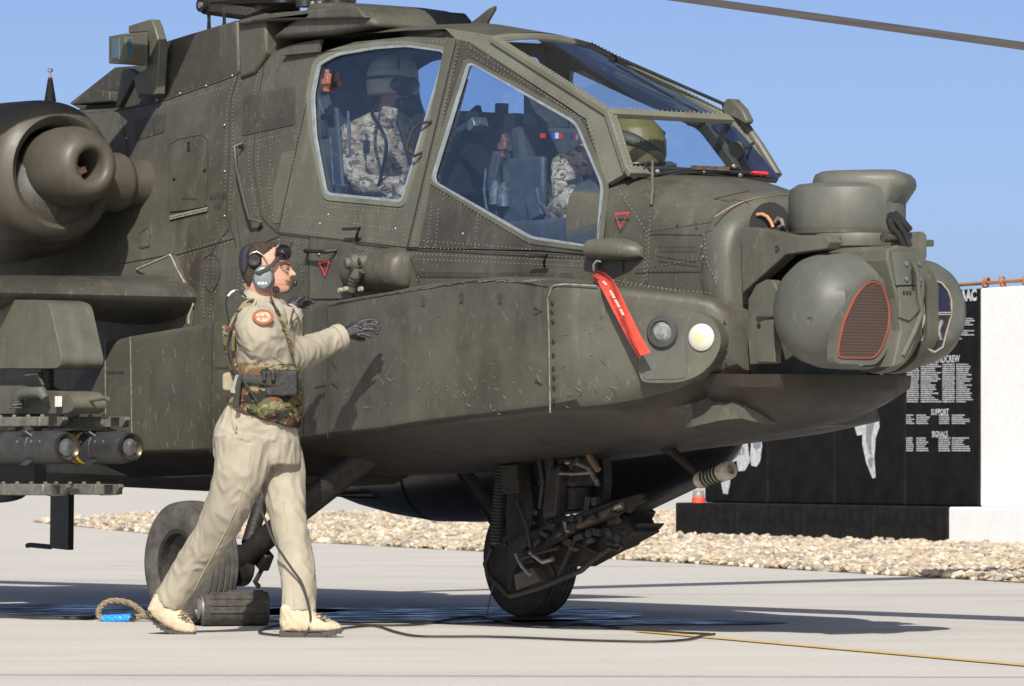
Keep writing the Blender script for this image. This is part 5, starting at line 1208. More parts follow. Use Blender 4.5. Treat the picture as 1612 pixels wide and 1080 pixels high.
# ================================================================== PEOPLE
def remesh(mbs, voxel, smooth, name, m, parent, fold=0.0, fscale=7.0, fn=None, sm=True):
    big=MB()
    for x in mbs: big.add(x.v,x.f)
    me=bpy.data.meshes.new(name); me.from_pydata(big.v,[],big.f); bm=bmesh.new(); bm.from_mesh(me); bmesh.ops.recalc_face_normals(bm,faces=bm.faces); bm.to_mesh(me); bm.free()
    o=bpy.data.objects.new(name,me); scene.collection.objects.link(o)
    r=o.modifiers.new('r','REMESH'); r.mode='VOXEL'; r.voxel_size=voxel
    if smooth: s=o.modifiers.new('s','SMOOTH'); s.iterations=smooth; s.factor=.5
    dg=bpy.context.evaluated_depsgraph_get(); me2=bpy.data.meshes.new_from_object(o.evaluated_get(dg)); bpy.data.objects.remove(o)
    if fold or fn:
        ns=[v.normal.copy() for v in me2.vertices]
        for v,n in zip(me2.vertices,ns):
            if fold:
                p=v.co; q=Vector((p.x*fscale*.8,p.y*fscale*.8,p.z*fscale*(.34 if p.z<.95 else .6)))
                w=mnoise.noise(q+Vector((3,1,2)))*1.6; f=1-abs(mnoise.noise(Vector((q.x*1.3+w,q.y*1.3,q.z*1.9+w))))*2.2
                g=1-abs(mnoise.noise(Vector((q.x*2.6-w*.6,q.y*2.6,q.z*3.4+w*1.4)))) *3.0
                v.co=p+n*fold*(f*.5+max(g,-.4)*.62+mnoise.noise(q*.6)*.35+mnoise.noise(q*4.2)*.18-.6)
            if fn: v.co=fn(v.co)
    me2.materials.clear(); me2.materials.append(m); me2.polygons.foreach_set('use_smooth',[True]*len(me2.polygons))
    o=bpy.data.objects.new(name,me2); scene.collection.objects.link(o); o.parent=parent; return o
def hring(y,xl,xr,dc,dh,n=24,e=2.3,tilt=0.0):
    """horizontal elliptical ring seen edge-on at photo row y from xl to xr, depth dc +- dh"""
    L_,R_=W(xl,y,dc),W(xr,y,dc); c=(L_+R_)/2; rx=(R_-L_).length/2; ring=[]
    for k in range(n):
        t=2*math.pi*k/n; cc,s=math.cos(t),math.sin(t); q=(abs(cc)**e+abs(s)**e)**(-1/e); ring.append(Vector((c.x+cc*q*rx,c.y+s*q*dh,c.z+tilt*cc*q*rx)))
    return ring
def limb(P,n=20):
    """P: (px,py,depth,radius[m]); smooth tapered limb"""
    pts=[W(x,y,d) for x,y,d,r in P]; rr=[r for *_,r in P]
    S=smoothpath(pts,4); k=[]; 
    for i in range(len(rr)-1):
        for j in range(4): k.append(rr[i]+(rr[i+1]-rr[i])*j/4)
    k.append(rr[-1])
    return MB().tube(S,k,n)
TAN=mat('tan_cotton',(.285,.258,.198),.9,var=.14,scale=5,bump=.25,bscale=220)
def camo(name,cols,scale):
    m=bpy.data.materials.new(name); m.use_nodes=True; nt=m.node_tree; p=nt.nodes['Principled BSDF']; p.inputs['Roughness'].default_value=.9; p.inputs['Specular IOR Level'].default_value=.2
    tc=nt.nodes.new('ShaderNodeTexCoord'); cur=None
    for i,c in enumerate(cols[1:]):
        mp=nt.nodes.new('ShaderNodeMapping'); mp.inputs['Location'].default_value=(i*7.3,i*3.1,i*5.7); mp.inputs['Scale'].default_value=(1,1,1.7); nt.links.new(tc.outputs['Object'],mp.inputs[0])
        n=nd(nt,'ShaderNodeTexNoise',Scale=scale*(1+.25*i),Detail=3,Roughness=.55,Distortion=.8); nt.links.new(mp.outputs[0],n.inputs['Vector'])
        gt=nt.nodes.new('ShaderNodeMapRange'); gt.inputs[1].default_value=.50+.018*i; gt.inputs[2].default_value=.515+.018*i; nt.links.new(n.outputs[0],gt.inputs[0])
        x=nt.nodes.new('ShaderNodeMix'); x.data_type='RGBA'; nt.links.new(gt.outputs[0],x.inputs[0]); x.inputs[7].default_value=(*c,1)
        if cur: nt.links.new(cur,x.inputs[6])
        else: x.inputs[6].default_value=(*cols[0],1)
        cur=x.outputs[2]
    nt.links.new(cur,p.inputs['Base Color']); MATS[name]=m; return m
WOOD=camo('woodland_camouflage',[(.20,.165,.10),(.075,.090,.035),(.125,.062,.036),(.022,.021,.017)],9)
MULTI=camo('desert_camouflage',[(.40,.31,.20),(.22,.19,.11),(.33,.22,.14),(.12,.08,.05),(.46,.38,.27)],11)
SKIN=mat('skin',(.45,.25,.175),.55,var=.06,scale=8); SKIN.node_tree.nodes['Principled BSDF'].inputs['Subsurface Weight'].default_value=.08
HAIR=mat('brown_hair',(.035,.02,.012),.8,var=.5,scale=60,bump=.8,bscale=150)
GLOVE=mat('black_glove',(.022,.022,.024),.5,var=.3,scale=30,bump=.4,bscale=120)
WEB=mat('dark_webbing',(.025,.026,.02),.8,var=.3,scale=40); NAVY=mat('navy_headset_cap',(.012,.014,.022),.8,var=.3,scale=40)
GREYP=mat('grey_headset_shell',(.13,.16,.17),.35,var=.08); BLKP=mat('black_plastic',(.012,.012,.013),.3,var=.1)
BOOT=mat('sand_suede',(.44,.365,.25),.85,var=.12,scale=18,bump=.3,bscale=150); SOLE=mat('boot_sole',(.05,.045,.04),.8,var=.3,scale=30); LACE=mat('boot_lace',(.10,.08,.06),.8,var=.2)

man=wthing('person',G(400,1000),label='man in tan flight suit, camouflage vest and headset walking right beside the helicopter',cat='person')
TD=24.22
# coverall: one continuous garment
torso=MB().loft([hring(y,a,b,TD+o,dh) for y,a,b,o,dh in ((468,391,436,.0,.07),(476,383,450,.0,.12),(486,375,455,.0,.17),(500,369,459,.0,.20),(520,366,462,.0,.205),(548,366,466,.0,.20),(575,369,468,.0,.18),(600,370,469,.0,.165),(625,362,470,.0,.165),(648,351,467,.02,.170),(672,339,469,.03,.178),(696,334,472,.03,.182),(716,335,473,.04,.178),(732,340,474,.05,.17))])
legn=limb([(386,690,TD-.06,.155),(381,728,TD-.07,.140),(368,772,TD-.05,.122),(350,815,TD+.0,.106),(332,850,TD+.06,.098),(311,880,TD+.12,.094),(290,910,TD+.17,.090),(274,936,TD+.20,.087),(264,952,TD+.21,.086)])
legf=limb([(420,690,TD+.12,.150),(440,730,TD+.11,.125),(447,772,TD+.05,.104),(454,816,TD-.04,.090),(461,851,TD-.10,.085),(466,886,TD-.15,.090),(470,921,TD-.19,.087),(470,950,TD-.21,.086),(470,966,TD-.22,.088)])
armr=limb([(398,497,TD-.12,.085),(403,512,TD-.15,.112),(413,535,TD-.13,.118),(426,555,TD-.06,.112),(444,562,TD+.02,.100),(470,558,TD+.12,.085),(497,547,TD+.22,.072),(520,537,TD+.29,.064),(533,531,TD+.32,.058)])
arml=limb([(440,500,TD+.16,.09),(450,520,TD+.26,.085),(452,528,TD+.34,.08),(456,505,TD+.42,.07),(462,488,TD+.46,.055)])
suit=remesh([torso,legn,legf,armr,arml],.0095,3,'flight_suit',TAN,man,fold=.0085,fscale=8)
# collar, lapel, cuff
def flatpoly(name,P,d0,d1,m,par,bev=.004): return MB().prism([W(x,y,d0) for x,y in P],(0,d1-d0,0)).build(name,m,par,smooth=0,bevel=bev)
remesh([MB().loft([hring(459,386,424,TD,.075,tilt=-.25),hring(466,384,432,TD,.085,tilt=-.3),hring(478,380,444,TD,.10,tilt=-.3)])],.006,3,'collar',TAN,suit)
lp=MB(); lp.prism([W(x,y,TD-.10) for x,y in ((428,470),(445,480),(462,484),(458,500),(455,514),(446,508),(447,494),(436,482))],(0,.03,0)); remesh([lp],.005,2,'lapel',TAN,suit)
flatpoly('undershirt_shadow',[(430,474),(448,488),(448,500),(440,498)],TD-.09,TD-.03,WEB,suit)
cu=MB().tube([W(527,533.5,TD+.305),W(531,532,TD+.315),W(537,529.5,TD+.33)],[.064,.068,.066],24,cap=False); cu.build('cuff',TAN,suit)
zs=MB(); zs.tube([W(x,y,d) for x,y,d in ((372,668,TD-.15),(366,700,TD-.17),(352,760,TD-.15),(332,812,TD-.07),(310,850,TD-.01))],.0035,6); zs.build('side_seam',mat('seam_thread',(.33,.29,.20),.9,var=.1),suit)
# head: profile rings
HD=TD-.02
rings=[]
for y,xb,xf,dh in ((382,404,424,.018),(385,394,437,.045),(391,386,447,.062),(399,381,452,.071),(408,379,455,.075),(415,379,457.2,.075),(420,380,456.2,.074),(424,381,454.6,.073),(430,383,455.4,.072),(436,385,456.2,.070),(440,388,457.8,.067),(443,389,456.4,.066),(446,391,457.2,.063),(450,394,455.2,.058),(454,398,456.5,.052),(458,403,455,.044),(462,410,449,.032),(465,418,440,.015)):
    A_,B2_=W(xb,y,HD),W(xf,y,HD); c=(A_+B2_)/2; rx=(B2_-A_).length/2; ring=[]
    for k in range(36):
        t=2*math.pi*k/36; cc,s=math.cos(t),math.sin(t); e=2.2; q=(abs(cc)**e+abs(s)**e)**(-1/e)
        ring.append(Vector((c.x+cc*q*rx,c.y+s*q*dh*(1-.16*max(0,cc)),c.z)))
    rings.append(ring)
skull=MB().loft(rings)
nose=MB().loft([[W(453.5,419,HD+s*.007) for s in (-1,0,1)]+[W(457.4,419,HD)],[W(453,425,HD+s*.010) for s in (-1,0,1)]+[W(461.8,425,HD)],[W(452,430,HD+s*.015) for s in (-1,0,1)]+[W(467.2,430.5,HD)],[W(452,433,HD+s*.017) for s in (-1,0,1)]+[W(466.6,433.4,HD)],[W(454,436,HD+s*.012) for s in (-1,0,1)]+[W(459.5,436,HD)]])
neck=limb([(402,440,HD,.068),(408,455,HD,.064),(412,470,HD,.066),(412,480,HD,.07)])
jaw=MB().loft([hring(450,405,455,HD,.045),hring(462,412,450,HD,.03)])
head=remesh([skull,nose,neck,jaw],.003,2,'head',SKIN,man)
lip=mat('lip',(.42,.17,.13),.5,var=.05); eyew=mat('eye_white',(.42,.38,.35),.3,var=0); dark=mat('eye_dark',(.02,.012,.01),.3,var=0)
b=MB(); b.sphere(W(449.5,423.4,HD-.053),.0095,14,10,(.9,.6,.42)); ey=b.build('eye',eyew,head); MB().sphere(W(451,423.3,HD-.0565),.0050,10,8,(.8,.6,.9)).build('iris',dark,head)
MB().tube([W(443.5,422.6,HD-.060),W(447,420.6,HD-.062),W(451,420.6,HD-.058),W(453,422,HD-.05)],.0028,6).build('eyelid',SKIN,head)
MB().tube([W(441,418.5,HD-.066),W(446,415.6,HD-.064),W(452,415.4,HD-.052),W(455,417,HD-.03)],.0042,6).build('eyebrow',HAIR,head)
MB().tube([W(449.5,441.4,HD-.043),W(454,441.6,HD-.028),W(457.6,441.2,HD)],.0032,6).build('mouth',lip,head); MB().tube([W(451,444.4,HD-.038),W(455,444.4,HD-.02),W(456.8,444.2,HD)],.0034,6).build('lower_lip',lip,head)
MB().sphere(W(460.3,434.2,HD-.012),.0035,8,6).build('nostril',dark,head)
# hair: shell over crown, back and sides
def hairrings():
    R_=[]
    for y,xb,xf,dh in ((380.5,402,424,.02),(383,391,436,.05),(389,383,440,.067),(397,378,436,.077),(405,376.4,430,.080),(414,376.6,427,.080),(422,377.6,424,.079),(430,379.6,416,.077),(438,382,408,.074),(446,386,402,.068),(452,389,398,.06)):
        R_.append(hring(y,xb,xf,HD,dh,28,2.2))
    return MB().loft(R_)
hair=remesh([hairrings()],.005,1,'hair',HAIR,head,fold=.003,fscale=30)
# headset
cap=MB().loft([hring(y,xb,xf,HD,dh,28) for y,xb,xf,dh in ((384,391,408,.045),(389,382.5,404,.070),(397,377.5,398,.080),(406,375.8,396,.083),(416,376,398,.083),(424,377,396,.082),(431,379,390,.078))])
remesh([cap],.005,2,'headset_cap',NAVY,man)
mn=MB(); mn.lathe([(0,.050),(.012,.058),(.03,.058),(.045,.048),(.052,.02),(.053,0)],W(415,438,HD-.065),(0,-1,.04),28,fn=None)
ec_=mn.build('ear_cup',GREYP,man); ec_.data.transform(Matrix.Translation(W(415,438,HD))@Matrix.Diagonal((.86,1,1.05,1))@Matrix.Translation(-W(415,438,HD)))
MB().lathe([(0,.05),(.014,.055),(.016,.04)],W(415,438,HD-.058),(0,-1,.04),24,True).build('ear_cushion',BLKP,ec_)
MB().lathe([(0,.034),(.02,.034),(.03,.026),(.03,.012),(.026,0)],W(401,410,HD-.075),(0,-1,0),24).build('headset_pivot',BLKP,ec_)
MB().tube([W(x,y,HD-.085) for x,y in ((394,418),(391,408),(395,399),(404,396),(414,402),(420,412),(421,420))],.004,8).build('headset_wire',STEEL,ec_)
ftext('LIVE',.016,Matrix.Translation(W(414,446,HD-.122))@Matrix.Rotation(R(90),4,'X'),wpm,'headset_lettering',ec_) if False else None
fp=lambda x,y:W(x,y,HD-.1185)
b=MB()
for x0,w in ((406,1.2),(408,1.6),(411,1.4),(413.5,1.8),(417,.9),(419,.9)): b.add([fp(x0,448),fp(x0+w,447.6),fp(x0+w,443.6),fp(x0,444)],[(0,1,2,3)])
tag(b.build('headset_print',mat('pale_print',(.75,.66,.58),.7),ec_,smooth=0,fix=False),kind='stuff')
MB().tube([W(400,431,HD-.10),W(408,430,HD-.12),W(420,424,HD-.115),W(430,416,HD-.10),W(438,406,HD-.085)],.011,8,flat=.35).build('goggle_strap',WEB,man)
gg=MB(); gg.sphere(W(445,397,HD-.02),.043,20,14,(.9,1.65,.66)); gg.sphere(W(451,402,HD-.03),.024,14,10,(.8,1.4,.9)); go=remesh([gg],.004,2,'goggles',mat('goggle_lens',(.02,.018,.018),.12,var=.2),man)
MB().tube([W(434,403,HD-.082),W(440,408,HD-.08),W(450,408,HD-.06),W(456,403,HD-.02),W(457,396,HD),W(452,388,HD-.02),W(443,386,HD-.055),W(436,392,HD-.075),W(434,403,HD-.082)],.007,8).build('goggle_frame',BLKP,go)
MB().lathe([(0,.016),(.012,.018),(.02,.012),(.021,0)],W(434,456,HD-.06),(0.2,-1,0),18).build('boom_mount',BLKP,man)
MB().tube([W(434,456,HD-.085),W(442,462,HD-.085),W(452,460,HD-.07),W(459,453,HD-.04),W(463,448,HD-.02)],.0035,8).build('microphone_boom',BLKP,man); MB().sphere(W(464.5,446,HD-.015),.014,12,8,(.8,.8,1.2)).build('microphone',BLKP,man)
MB().tube(smoothpath([W(424,455,HD-.10),W(426,465,HD-.13),W(432,480,TD-.17),W(440,500,TD-.17),W(452,520,TD-.16),W(458,532,TD-.12)],5),.004,6).build('headset_cable',CAB,man)
# shoulder patch
pt=W(414,499,TD-.262); dirp=Vector((.10,-1,.18)).normalized()
pa=MB().lathe([(-.01,.051),(.001,.050),(.0015,.0)],pt,dirp,28).build('shoulder_patch',mat('patch_orange',(.24,.07,.025),.8,var=.15,scale=60),man)
pa.data.transform(Matrix.Translation(pt)@Matrix.Diagonal((1.02,1,.76,1))@Matrix.Translation(-pt))
pb=MB().lathe([(.001,.036),(.0025,.035),(.003,0)],pt,dirp,28).build('patch_centre',mat('patch_cream',(.42,.33,.24),.8,col2=(.30,.13,.08),scale=70,thresh=(.45,.5)),pa); pb.data.transform(Matrix.Translation(pt)@Matrix.Diagonal((1.05,1,.74,1))@Matrix.Translation(-pt))
# vest / waist pack / harness
wv_=MB().loft([hring(y,a,b,TD+.0,dh,tilt=tl) for y,a,b,dh,tl in ((572,366,470,.19,-.05),(590,362,474,.195,-.08),(612,359,476,.20,-.14),(632,358,476,.20,-.22),(646,356,475,.195,-.27),(660,360,471,.17,-.28))])
vest=remesh([wv_],.009,2,'camouflage_vest',WOOD,man,fold=.008,fscale=12)
MB().tube([W(x,y,d) for x,y,d in ((366,602,TD-.12),(380,596,TD-.20),(410,598,TD-.215),(440,604,TD-.20),(466,606,TD-.12))],.022,10,flat=.3).build('belt',WEB,vest)
pk=MB(); pk.box(W(444,603,TD-.155),(.155,.10,.125)); remesh([pk],.007,5,'hip_pouch',mat('black_nylon',(.014,.013,.013),.7,var=.3,scale=30),vest,fold=.004,fscale=16)
for x in (416,430): MB().box(W(x,592,TD-.225),(.02,.02,.045)).build('pouch_buckle',BLKP,vest,bevel=.003)
MB().tube([W(x,y,d) for x,y,d in ((379,592,TD-.21),(392,612,TD-.22),(404,632,TD-.215))],.006,6).build('adjuster_strap',WEB,vest); MB().tube([W(x,y,d) for x,y,d in ((378,588,TD-.21),(374,612,TD-.215),(372,640,TD-.20))],.013,8,flat=.4).build('back_strap',WEB,vest)
hs_=[(372,590,TD-.20),(366,570,TD-.20),(363,545,TD-.19),(365,522,TD-.17),(371,503,TD-.15),(380,490,TD-.16),(392,480,TD-.13),(402,474,TD-.09)]
MB().tube(smoothpath([W(*p) for p in hs_],4),.020,8,flat=.35).build('harness_strap',WOOD,man)
MB().tube(smoothpath([W(p[0]-1,p[1],p[2]-.012) for p in hs_[:6]],4),.006,8).build('harness_edge',WEB,man)
MB().tube(smoothpath([W(*p) for p in ((424,478,TD-.12),(436,492,TD-.16),(446,512,TD-.17),(454,534,TD-.14),(460,560,TD-.12))],4),.018,8,flat=.35).build('harness_strap',WOOD,man)
# back pouches, radio, antenna
def pouch(name,P,d0,d1,m,par=man,bev=.012): return MB().prism([W(x,y,d0) for x,y in P],(0,d1-d0,0)).build(name,m,par,smooth=0,bevel=bev)
pouch('back_pouch',[(349,512),(366,510),(368,556),(352,558)],TD-.14,TD+.08,WOOD); pouch('grey_pouch',[(350,588),(372,583),(374,606),(366,616),(350,614)],TD-.16,TD+.05,mat('khaki_pouch',(.24,.21,.14),.9,var=.15,scale=20))
pouch('radio_set',[(371,590),(377,590),(370,620),(362,618)],TD-.215,TD-.19,mat('grey_green_radio',(.20,.22,.19),.6,var=.1),man,.003)
MB().tube(smoothpath([W(x,y,TD-.15) for x,y in ((366,520),(360,505),(357,488),(356,475),(360,463),(368,457),(378,459),(388,468))],5),.0045,8).build('antenna_loop',BLKP,man); MB().tube([W(x,y,TD-.152) for x,y in ((359,466),(364,460),(369,457.5))],.0055,8).build('antenna_sleeve',mat('white_sleeve',(.75,.73,.68),.5,var=0),man)
MB().tube(smoothpath([W(x,y,TD-.20) for x,y in ((363,520),(360,540),(361,562),(366,580),(374,588))],5),.007,8).build('radio_cable',BLKP,man)
# gloved hand reaching towards the aircraft
GDp=TD+.36
def fng(P,r0,r1): 
    pts=[W(*p) for p in P]; n=len(pts); return MB().tube(smoothpath(pts,3),[r0+(r1-r0)*i/((n-1)*3) for i in range((n-1)*3+1)],10)
palm=MB().loft([[W(x+dx,y+dy,GDp+dd) for dx,dy,dd in ((0,-h,0),(1,-h*.5,-t),(1.5,h*.5,-t),(1,h,0),(0,h*.5,t),(0,-h*.5,t))] for x,y,h,t in ((529,531,9.5,.028),(538,528,9,.026),(546,524,11,.026),(556,519,13.5,.026),(566,517,13.5,.023),(570,517,12,.018))])
hand=remesh([palm,fng([(562,509,GDp),(574,505,GDp+.005),(584,503.5,GDp+.01),(592,506,GDp+.012),(596,510,GDp+.010)],.0125,.009),fng([(564,515,GDp-.005),(577,511.5,GDp-.006),(588,511.5,GDp-.004),(595,516,GDp-.004),(597.5,520.5,GDp-.004)],.0125,.009),
  fng([(564,521,GDp-.010),(576,518.5,GDp-.014),(586,519,GDp-.014),(592,523,GDp-.012),(594,527.5,GDp-.01)],.012,.0085),fng([(562,527,GDp-.012),(572,526.5,GDp-.018),(579,528,GDp-.02),(584,532,GDp-.018)],.011,.008),
  fng([(548,523,GDp+.018),(556,530,GDp+.035),(566,534,GDp+.045),(575,534,GDp+.05)],.014,.010)],.0034,1,'gloved_hand',GLOVE,man)
for x,y in ((566,509.5),(567.5,515.5),(567,521.5),(565,527)): MB().sphere(W(x,y,GDp-.024),.0085,10,7,(1.3,.5,1)).build('knuckle',GLOVE,hand)
MB().lathe([(0,.006),(.004,.005),(.005,0)],W(549,535,GDp-.026),(0,-1,0),10).build('glove_snap',STEEL,hand)
MB().tube([W(540,519,GDp-.02),W(543,527,GDp-.03),W(546,536,GDp-.02)],.006,8,flat=.5).build('wrist_strap',GLOVE,hand)
# left glove on the ledge in front of the collar
hl=remesh([limb([(458,486,TD+.45,.034),(466,479,TD+.47,.036),(474,476,TD+.48,.030)]),fng([(472,474,TD+.46),(482,472,TD+.47),(490,474,TD+.48),(494,478,TD+.48)],.012,.009),fng([(472,478,TD+.48),(482,477,TD+.49),(489,479,TD+.49)],.012,.009),fng([(470,482,TD+.49),(479,483,TD+.50),(485,484,TD+.5)],.011,.008),fng([(466,476,TD+.44),(472,470,TD+.45),(479,468,TD+.46)],.012,.009),fng([(471,472,TD+.475),(481,469,TD+.48),(487,471,TD+.485)],.011,.008)],.0036,1,'gloved_hand',GLOVE,man)
# boots
def boot(rings,sole,name='boot'):
    up=MB().loft(rings); o=remesh([up],.005,2,name,BOOT,man,fold=.003,fscale=22); return o
def frame_ring(c,u,v,ru,rv,n=18,e=2.4):
    out=[]
    for k in range(n):
        t=2*math.pi*k/n; a,b=math.cos(t),math.sin(t); q=(abs(a)**e+abs(b)**e)**(-1/e); out.append(c+u*a*q*ru+v*b*q*rv)
    return out
S_=1/322.
def bootmesh(P,d0,d1,soleP,laceP):
    # P: list of (x_top,y_top,x_bottom,y_bottom) outline pairs from ankle to toe
    R_=[]; N=len(P)
    for i,(x0,y0,x1,y1,w) in enumerate(P):
        d=d0+(d1-d0)*i/(N-1); a,b=W(x0,y0,d),W(x1,y1,d); c=(a+b)/2; u=(a-b).normalized(); R_.append(frame_ring(c,u,Vector((0,1,0)),(a-b).length/2,w))
    o=boot(R_,None)
    b=MB(); dd=d0
    R2=[]
    for i,(x0,y0,x1,y1) in enumerate(soleP):
        d=d0+(d1-d0)*i/(len(soleP)-1); w=.040 if i in(0,len(soleP)-1) else .050; a,c=W(x0,y0,d),W(x1,y1,d)
        R2.append([a+Vector((0,-w,0)),a+Vector((0,w,0)),c+Vector((0,w,0)),c+Vector((0,-w,0))])
    b.loft(R2).build('boot_sole',SOLE,o,smooth=0,bevel=.003)
    # tread lugs
    for i in range(len(soleP)-1):
        for t in (.15,.65):
            a=Vector(soleP[i][2:]).lerp(Vector(soleP[i+1][2:]),t); d=d0+(d1-d0)*(i+t)/(len(soleP)-1); MB().box(W(a.x,a.y+.3,d-.02),(.014,.06,.010)).build('tread_lug',SOLE,o,smooth=0)
    for k,(x,y,x2,y2,d) in enumerate(laceP): MB().tube([W(x,y,d),W((x+x2)/2,(y+y2)/2-1,d-.012),W(x2,y2,d)],.0035,6).build('boot_lace',LACE,o)
    return o
bootmesh([(262,938,243,935,.042),(270,950,238,945,.05),(284,958,232,960,.053),(292,964,240,972,.054),(299,972,256,985,.054),(305,981,272,994,.052),(309,989,288,997,.046),(310,994,300,998,.032)],TD+.20,TD+.17,
  [(229,962,231,966),(236,972,237,975),(247,981,247,985),(260,989,259,993),(275,993,274,997),(292,995.5,291,999),(308,995,308,999)],
  [(284,965,296,962,TD+.13),(280,969,298,967,TD+.12),(288,972,302,972,TD+.12),(292,962,286,973,TD+.12),(297,965,292,976,TD+.12)])
bootmesh([(446,950,441,960,.050),(470,950,440,970,.055),(494,960,440,982,.057),(502,968,444,994,.056),(511,971,470,996,.055),(523,976,496,996,.054),(534,982,514,995,.048),(540,988,530,992,.034)],TD-.24,TD-.26,
  [(440,992,440,1003),(456,995,456,1004),(472,995,472,1003.5),(490,996,490,1004),(508,995,508,1003),(524,992,525,1000),(539,987,541,993)],
  [(498,969,508,965,TD-.30),(504,973,514,969,TD-.30),(508,976,520,973,TD-.30),(500,965,512,977,TD-.31)])
MB().tube(smoothpath([W(x,y,TD-.27-.03*min(1,max(0,(y-800)/60))) for x,y in ((402,782),(410,802),(420,824),(430,850),(445,874),(460,896),(474,916),(482,938),(487,958),(489,975),(486,990),(480,1000))],5),.006,8).build('intercom_cable',CAB,man)

# ---------------------------------------------------------------- crew in the cockpit
def hlimb(P,n=18):
    S=smoothpath([Vector(p[:3]) for p in P],4); r=[]
    for i in range(len(P)-1):
        for j in range(4): r.append(P[i][3]+(P[i+1][3]-P[i][3])*j/4)
    return MB().tube(S,r+[P[-1][3]],n)
def sitter(x0,zs,lab,helmet,hx,hz,hy=0.0):
    p=hthing('person',(x0,0,zs),label=lab,cat='person')
    tor=MB().loft([[Vector((x0+dx+math.cos(t*math.pi/12)*rx,math.sin(t*math.pi/12)*ry,z)) for t in range(24)] for z,dx,rx,ry in ((zs,.0,.15,.18),(zs+.12,.0,.14,.17),(zs+.28,.02,.14,.19),(zs+.42,.03,.13,.215),(zs+.50,.04,.10,.20),(zs+.55,.05,.07,.10))])
    arms=[]
    for s in (-1,1):
        arms.append(hlimb([(x0+.03,s*.19,zs+.46,.075),(x0+.10,s*.25,zs+.30,.068),(x0+.20,s*.26,zs+.16,.06),(x0+.36,s*.20,zs+.14,.048),(x0+.46,s*.15,zs+.16,.04)]))
        arms.append(hlimb([(x0,s*.10,zs+.02,.10),(x0+.25,s*.13,zs+.06,.095),(x0+.48,s*.13,zs+.06,.08),(x0+.56,s*.13,zs-.12,.06)]))
    remesh([tor]+arms,.012,2,'flight_suit',MULTI,p,fold=.007,fscale=9)
    nk=hlimb([(x0+.05,0,zs+.5,.06),((x0+hx)/2+.03,hy/2,(zs+.5+hz)/2,.06),(hx,hy,hz-.04,.065)]); sk=MB(); sk.sphere((hx+.01,hy,hz-.01),.095,20,14,(1.05,.8,1.25)); ns=MB(); ns.sphere((hx+.115,hy,hz-.035),.018,10,8,(1,.8,1.4))
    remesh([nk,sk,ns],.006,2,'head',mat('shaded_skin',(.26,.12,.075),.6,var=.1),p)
    for s in (-1,1): MB().sphere((hx+.085,hy+s*.035,hz-.0),.012,8,6).build('eye',dark,p)
    return p
pr=sitter(.08,2.16,'pilot in desert camouflage and tan helmet seated behind the rear side window','tan',.20,2.85)
HT=mat('tan_helmet',(.30,.27,.18),.6,var=.15,scale=12)
h=MB().loft([[Vector((.19+math.cos(t*math.pi/14)*r*1.12,math.sin(t*math.pi/14)*r,z)) for t in range(28)] for z,r in ((2.80,.128),(2.86,.135),(2.92,.132),(2.97,.11),(3.005,.07),(3.015,.02))]); hl_=remesh([h],.006,2,'helmet',HT,pr)
MB().tube([Vector((.19+.155*math.cos(a),-.137*math.sin(a),2.885)) for a in [R(v) for v in range(20,170,10)]],.009,8,flat=.5).build('goggle_band',BLKP,hl_)
MB().tube([T(628,84,a=-.10),T(627,108,a=-.138)],.007,6).build('helmet_clip',BLKP,hl_)
vz=MB(); vz.sphere((.30,0,2.845),.10,18,12,(.55,.95,.6)); remesh([vz],.006,1,'visor',BLKP,hl_)
MB().box((.33,-.02,2.74),(.07,.09,.06)).build('oxygen_hose_mount',BLKP,pr,bevel=.01)
MB().tube(smoothpath([T(x,y,a=L) for x,y,L in ((598,160,-.12),(586,178,-.25),(598,200,-.30),(608,225,-.30),(604,260,-.28),(594,300,-.25))],4),.010,8).build('communication_cable',BLKP,pr)
MB().tube([T(x,y,a=L) for x,y,L in ((620,178,-.20),(632,205,-.20),(640,235,-.19),(648,260,-.18))],.022,8,flat=.3).build('seat_harness',WEB,pr)
MB().box(T(577,231,a=-.325),(.05,.01,.07)).build('sleeve_patch',NAVY,pr,bevel=.003)
pouch_=MB().box(T(612,185,a=-.24),(.09,.06,.11),Matrix.Rotation(.2,3,'Y')).build('chest_pouch',MULTI,pr,bevel=.015)
settle(pr)
pg=sitter(1.92,1.90,'gunner in camouflage and olive helmet seated in the front cockpit','olive',2.22,2.48,.0)
HO=mat('olive_helmet',(.125,.105,.032),.5,var=.15,scale=10)
hc_=T(1000,222,a=0.0)
h=MB().loft([[Vector((hc_.x+math.cos(t*math.pi/14)*r*1.1+dx,hc_.y+math.sin(t*math.pi/14)*r,hc_.z+z)) for t in range(28)] for z,r,dx in ((-.125,.125,.02),(-.07,.145,.01),(0,.150,0),(.06,.135,-.01),(.105,.10,-.02),(.13,.05,-.02),(.135,.01,-.02))]); ho=remesh([h],.006,2,'helmet',HO,pg)
ring_=[Vector((hc_.x+math.cos(a)*.163,-.158*math.sin(a)-.0,hc_.z-.06+.09*math.sin(a))) for a in [R(v) for v in range(-20,200,10)]]
MB().tube(ring_,.030,10,flat=.35).build('helmet_band',mat('dark_olive_rubber',(.035,.035,.02),.6,var=.2),ho)
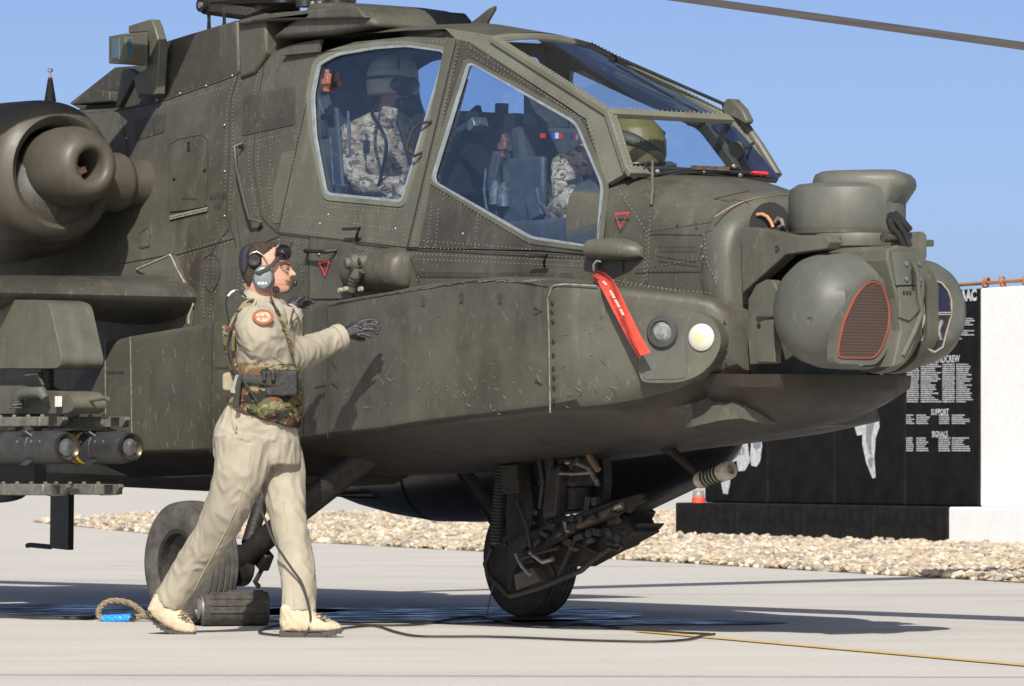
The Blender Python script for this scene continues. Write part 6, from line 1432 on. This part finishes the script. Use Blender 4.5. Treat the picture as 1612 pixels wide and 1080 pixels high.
MB().tube([hc_+Vector((math.cos(a)*.155,-.148*math.sin(a),-.122)) for a in [R(v) for v in range(-60,210,12)]],.010,8).build('helmet_rim',BLKP,ho)
MB().box(T(985,186,a=0),(.10,.14,.06)).build('helmet_pouch',MULTI,ho,bevel=.015); MB().box(T(985,182,a=-.07),(.07,.03,.05)).build('goggle_mount',BLKP,ho,bevel=.008)
MB().box(T(972,196,a=-.09),(.07,.012,.02),Matrix.Rotation(.5,3,'Y')).build('green_tape',mat('green_tape',(.10,.55,.06),.6,var=.1),ho)
kn=remesh([hlimb([tuple(T(868,372,a=-.22))+(.06,),tuple(T(885,335,a=-.25))+(.085,),tuple(T(905,318,a=-.25))+(.095,),tuple(T(925,345,a=-.22))+(.08,),tuple(T(932,385,a=-.2))+(.06,)])],.008,2,'sleeve',MULTI,pg,fold=.006,fscale=12)
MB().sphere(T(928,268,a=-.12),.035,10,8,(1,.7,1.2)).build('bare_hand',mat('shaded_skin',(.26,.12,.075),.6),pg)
settle(pg)

# trouser seams, knee and hip pockets of the walking man
def onsuit(pts,r=.003,name='suit_seam'):
    dgx=bpy.context.evaluated_depsgraph_get(); M=suit.matrix_world; q=[]
    org=Vector((0,0,0))
    for x,y in pts:
        d_=Vector(((x-806)/FPX,1,(HY-y)/FPX)); o_=Vector((0,0,CZ))-org
        h,l,n,i=suit.ray_cast(o_+d_*20,d_)
        if h: q.append(l+n*.002)
    if len(q)>1: MB().tube(q,r,6).build(name,MATS['seam_thread'],suit)
onsuit([(396,700),(392,730),(384,765),(372,800),(356,835),(338,868),(320,900),(304,930)]); onsuit([(368,672),(380,690),(392,694)]); onsuit([(431,720),(434,742),(430,768)])
onsuit([(446,790),(452,830),(458,880),(462,930),(463,955)]); onsuit([(246,946),(262,954),(288,962)],.004,'trouser_hem'); onsuit([(441,955),(468,957),(498,956)],.004,'trouser_hem'); onsuit([(443,948),(468,950),(498,949)],.0025)
onsuit([(404,474),(400,482),(396,492)]); onsuit([(378,486),(374,510),(372,545)]); onsuit([(430,560),(445,572),(462,574)])

settle(man)
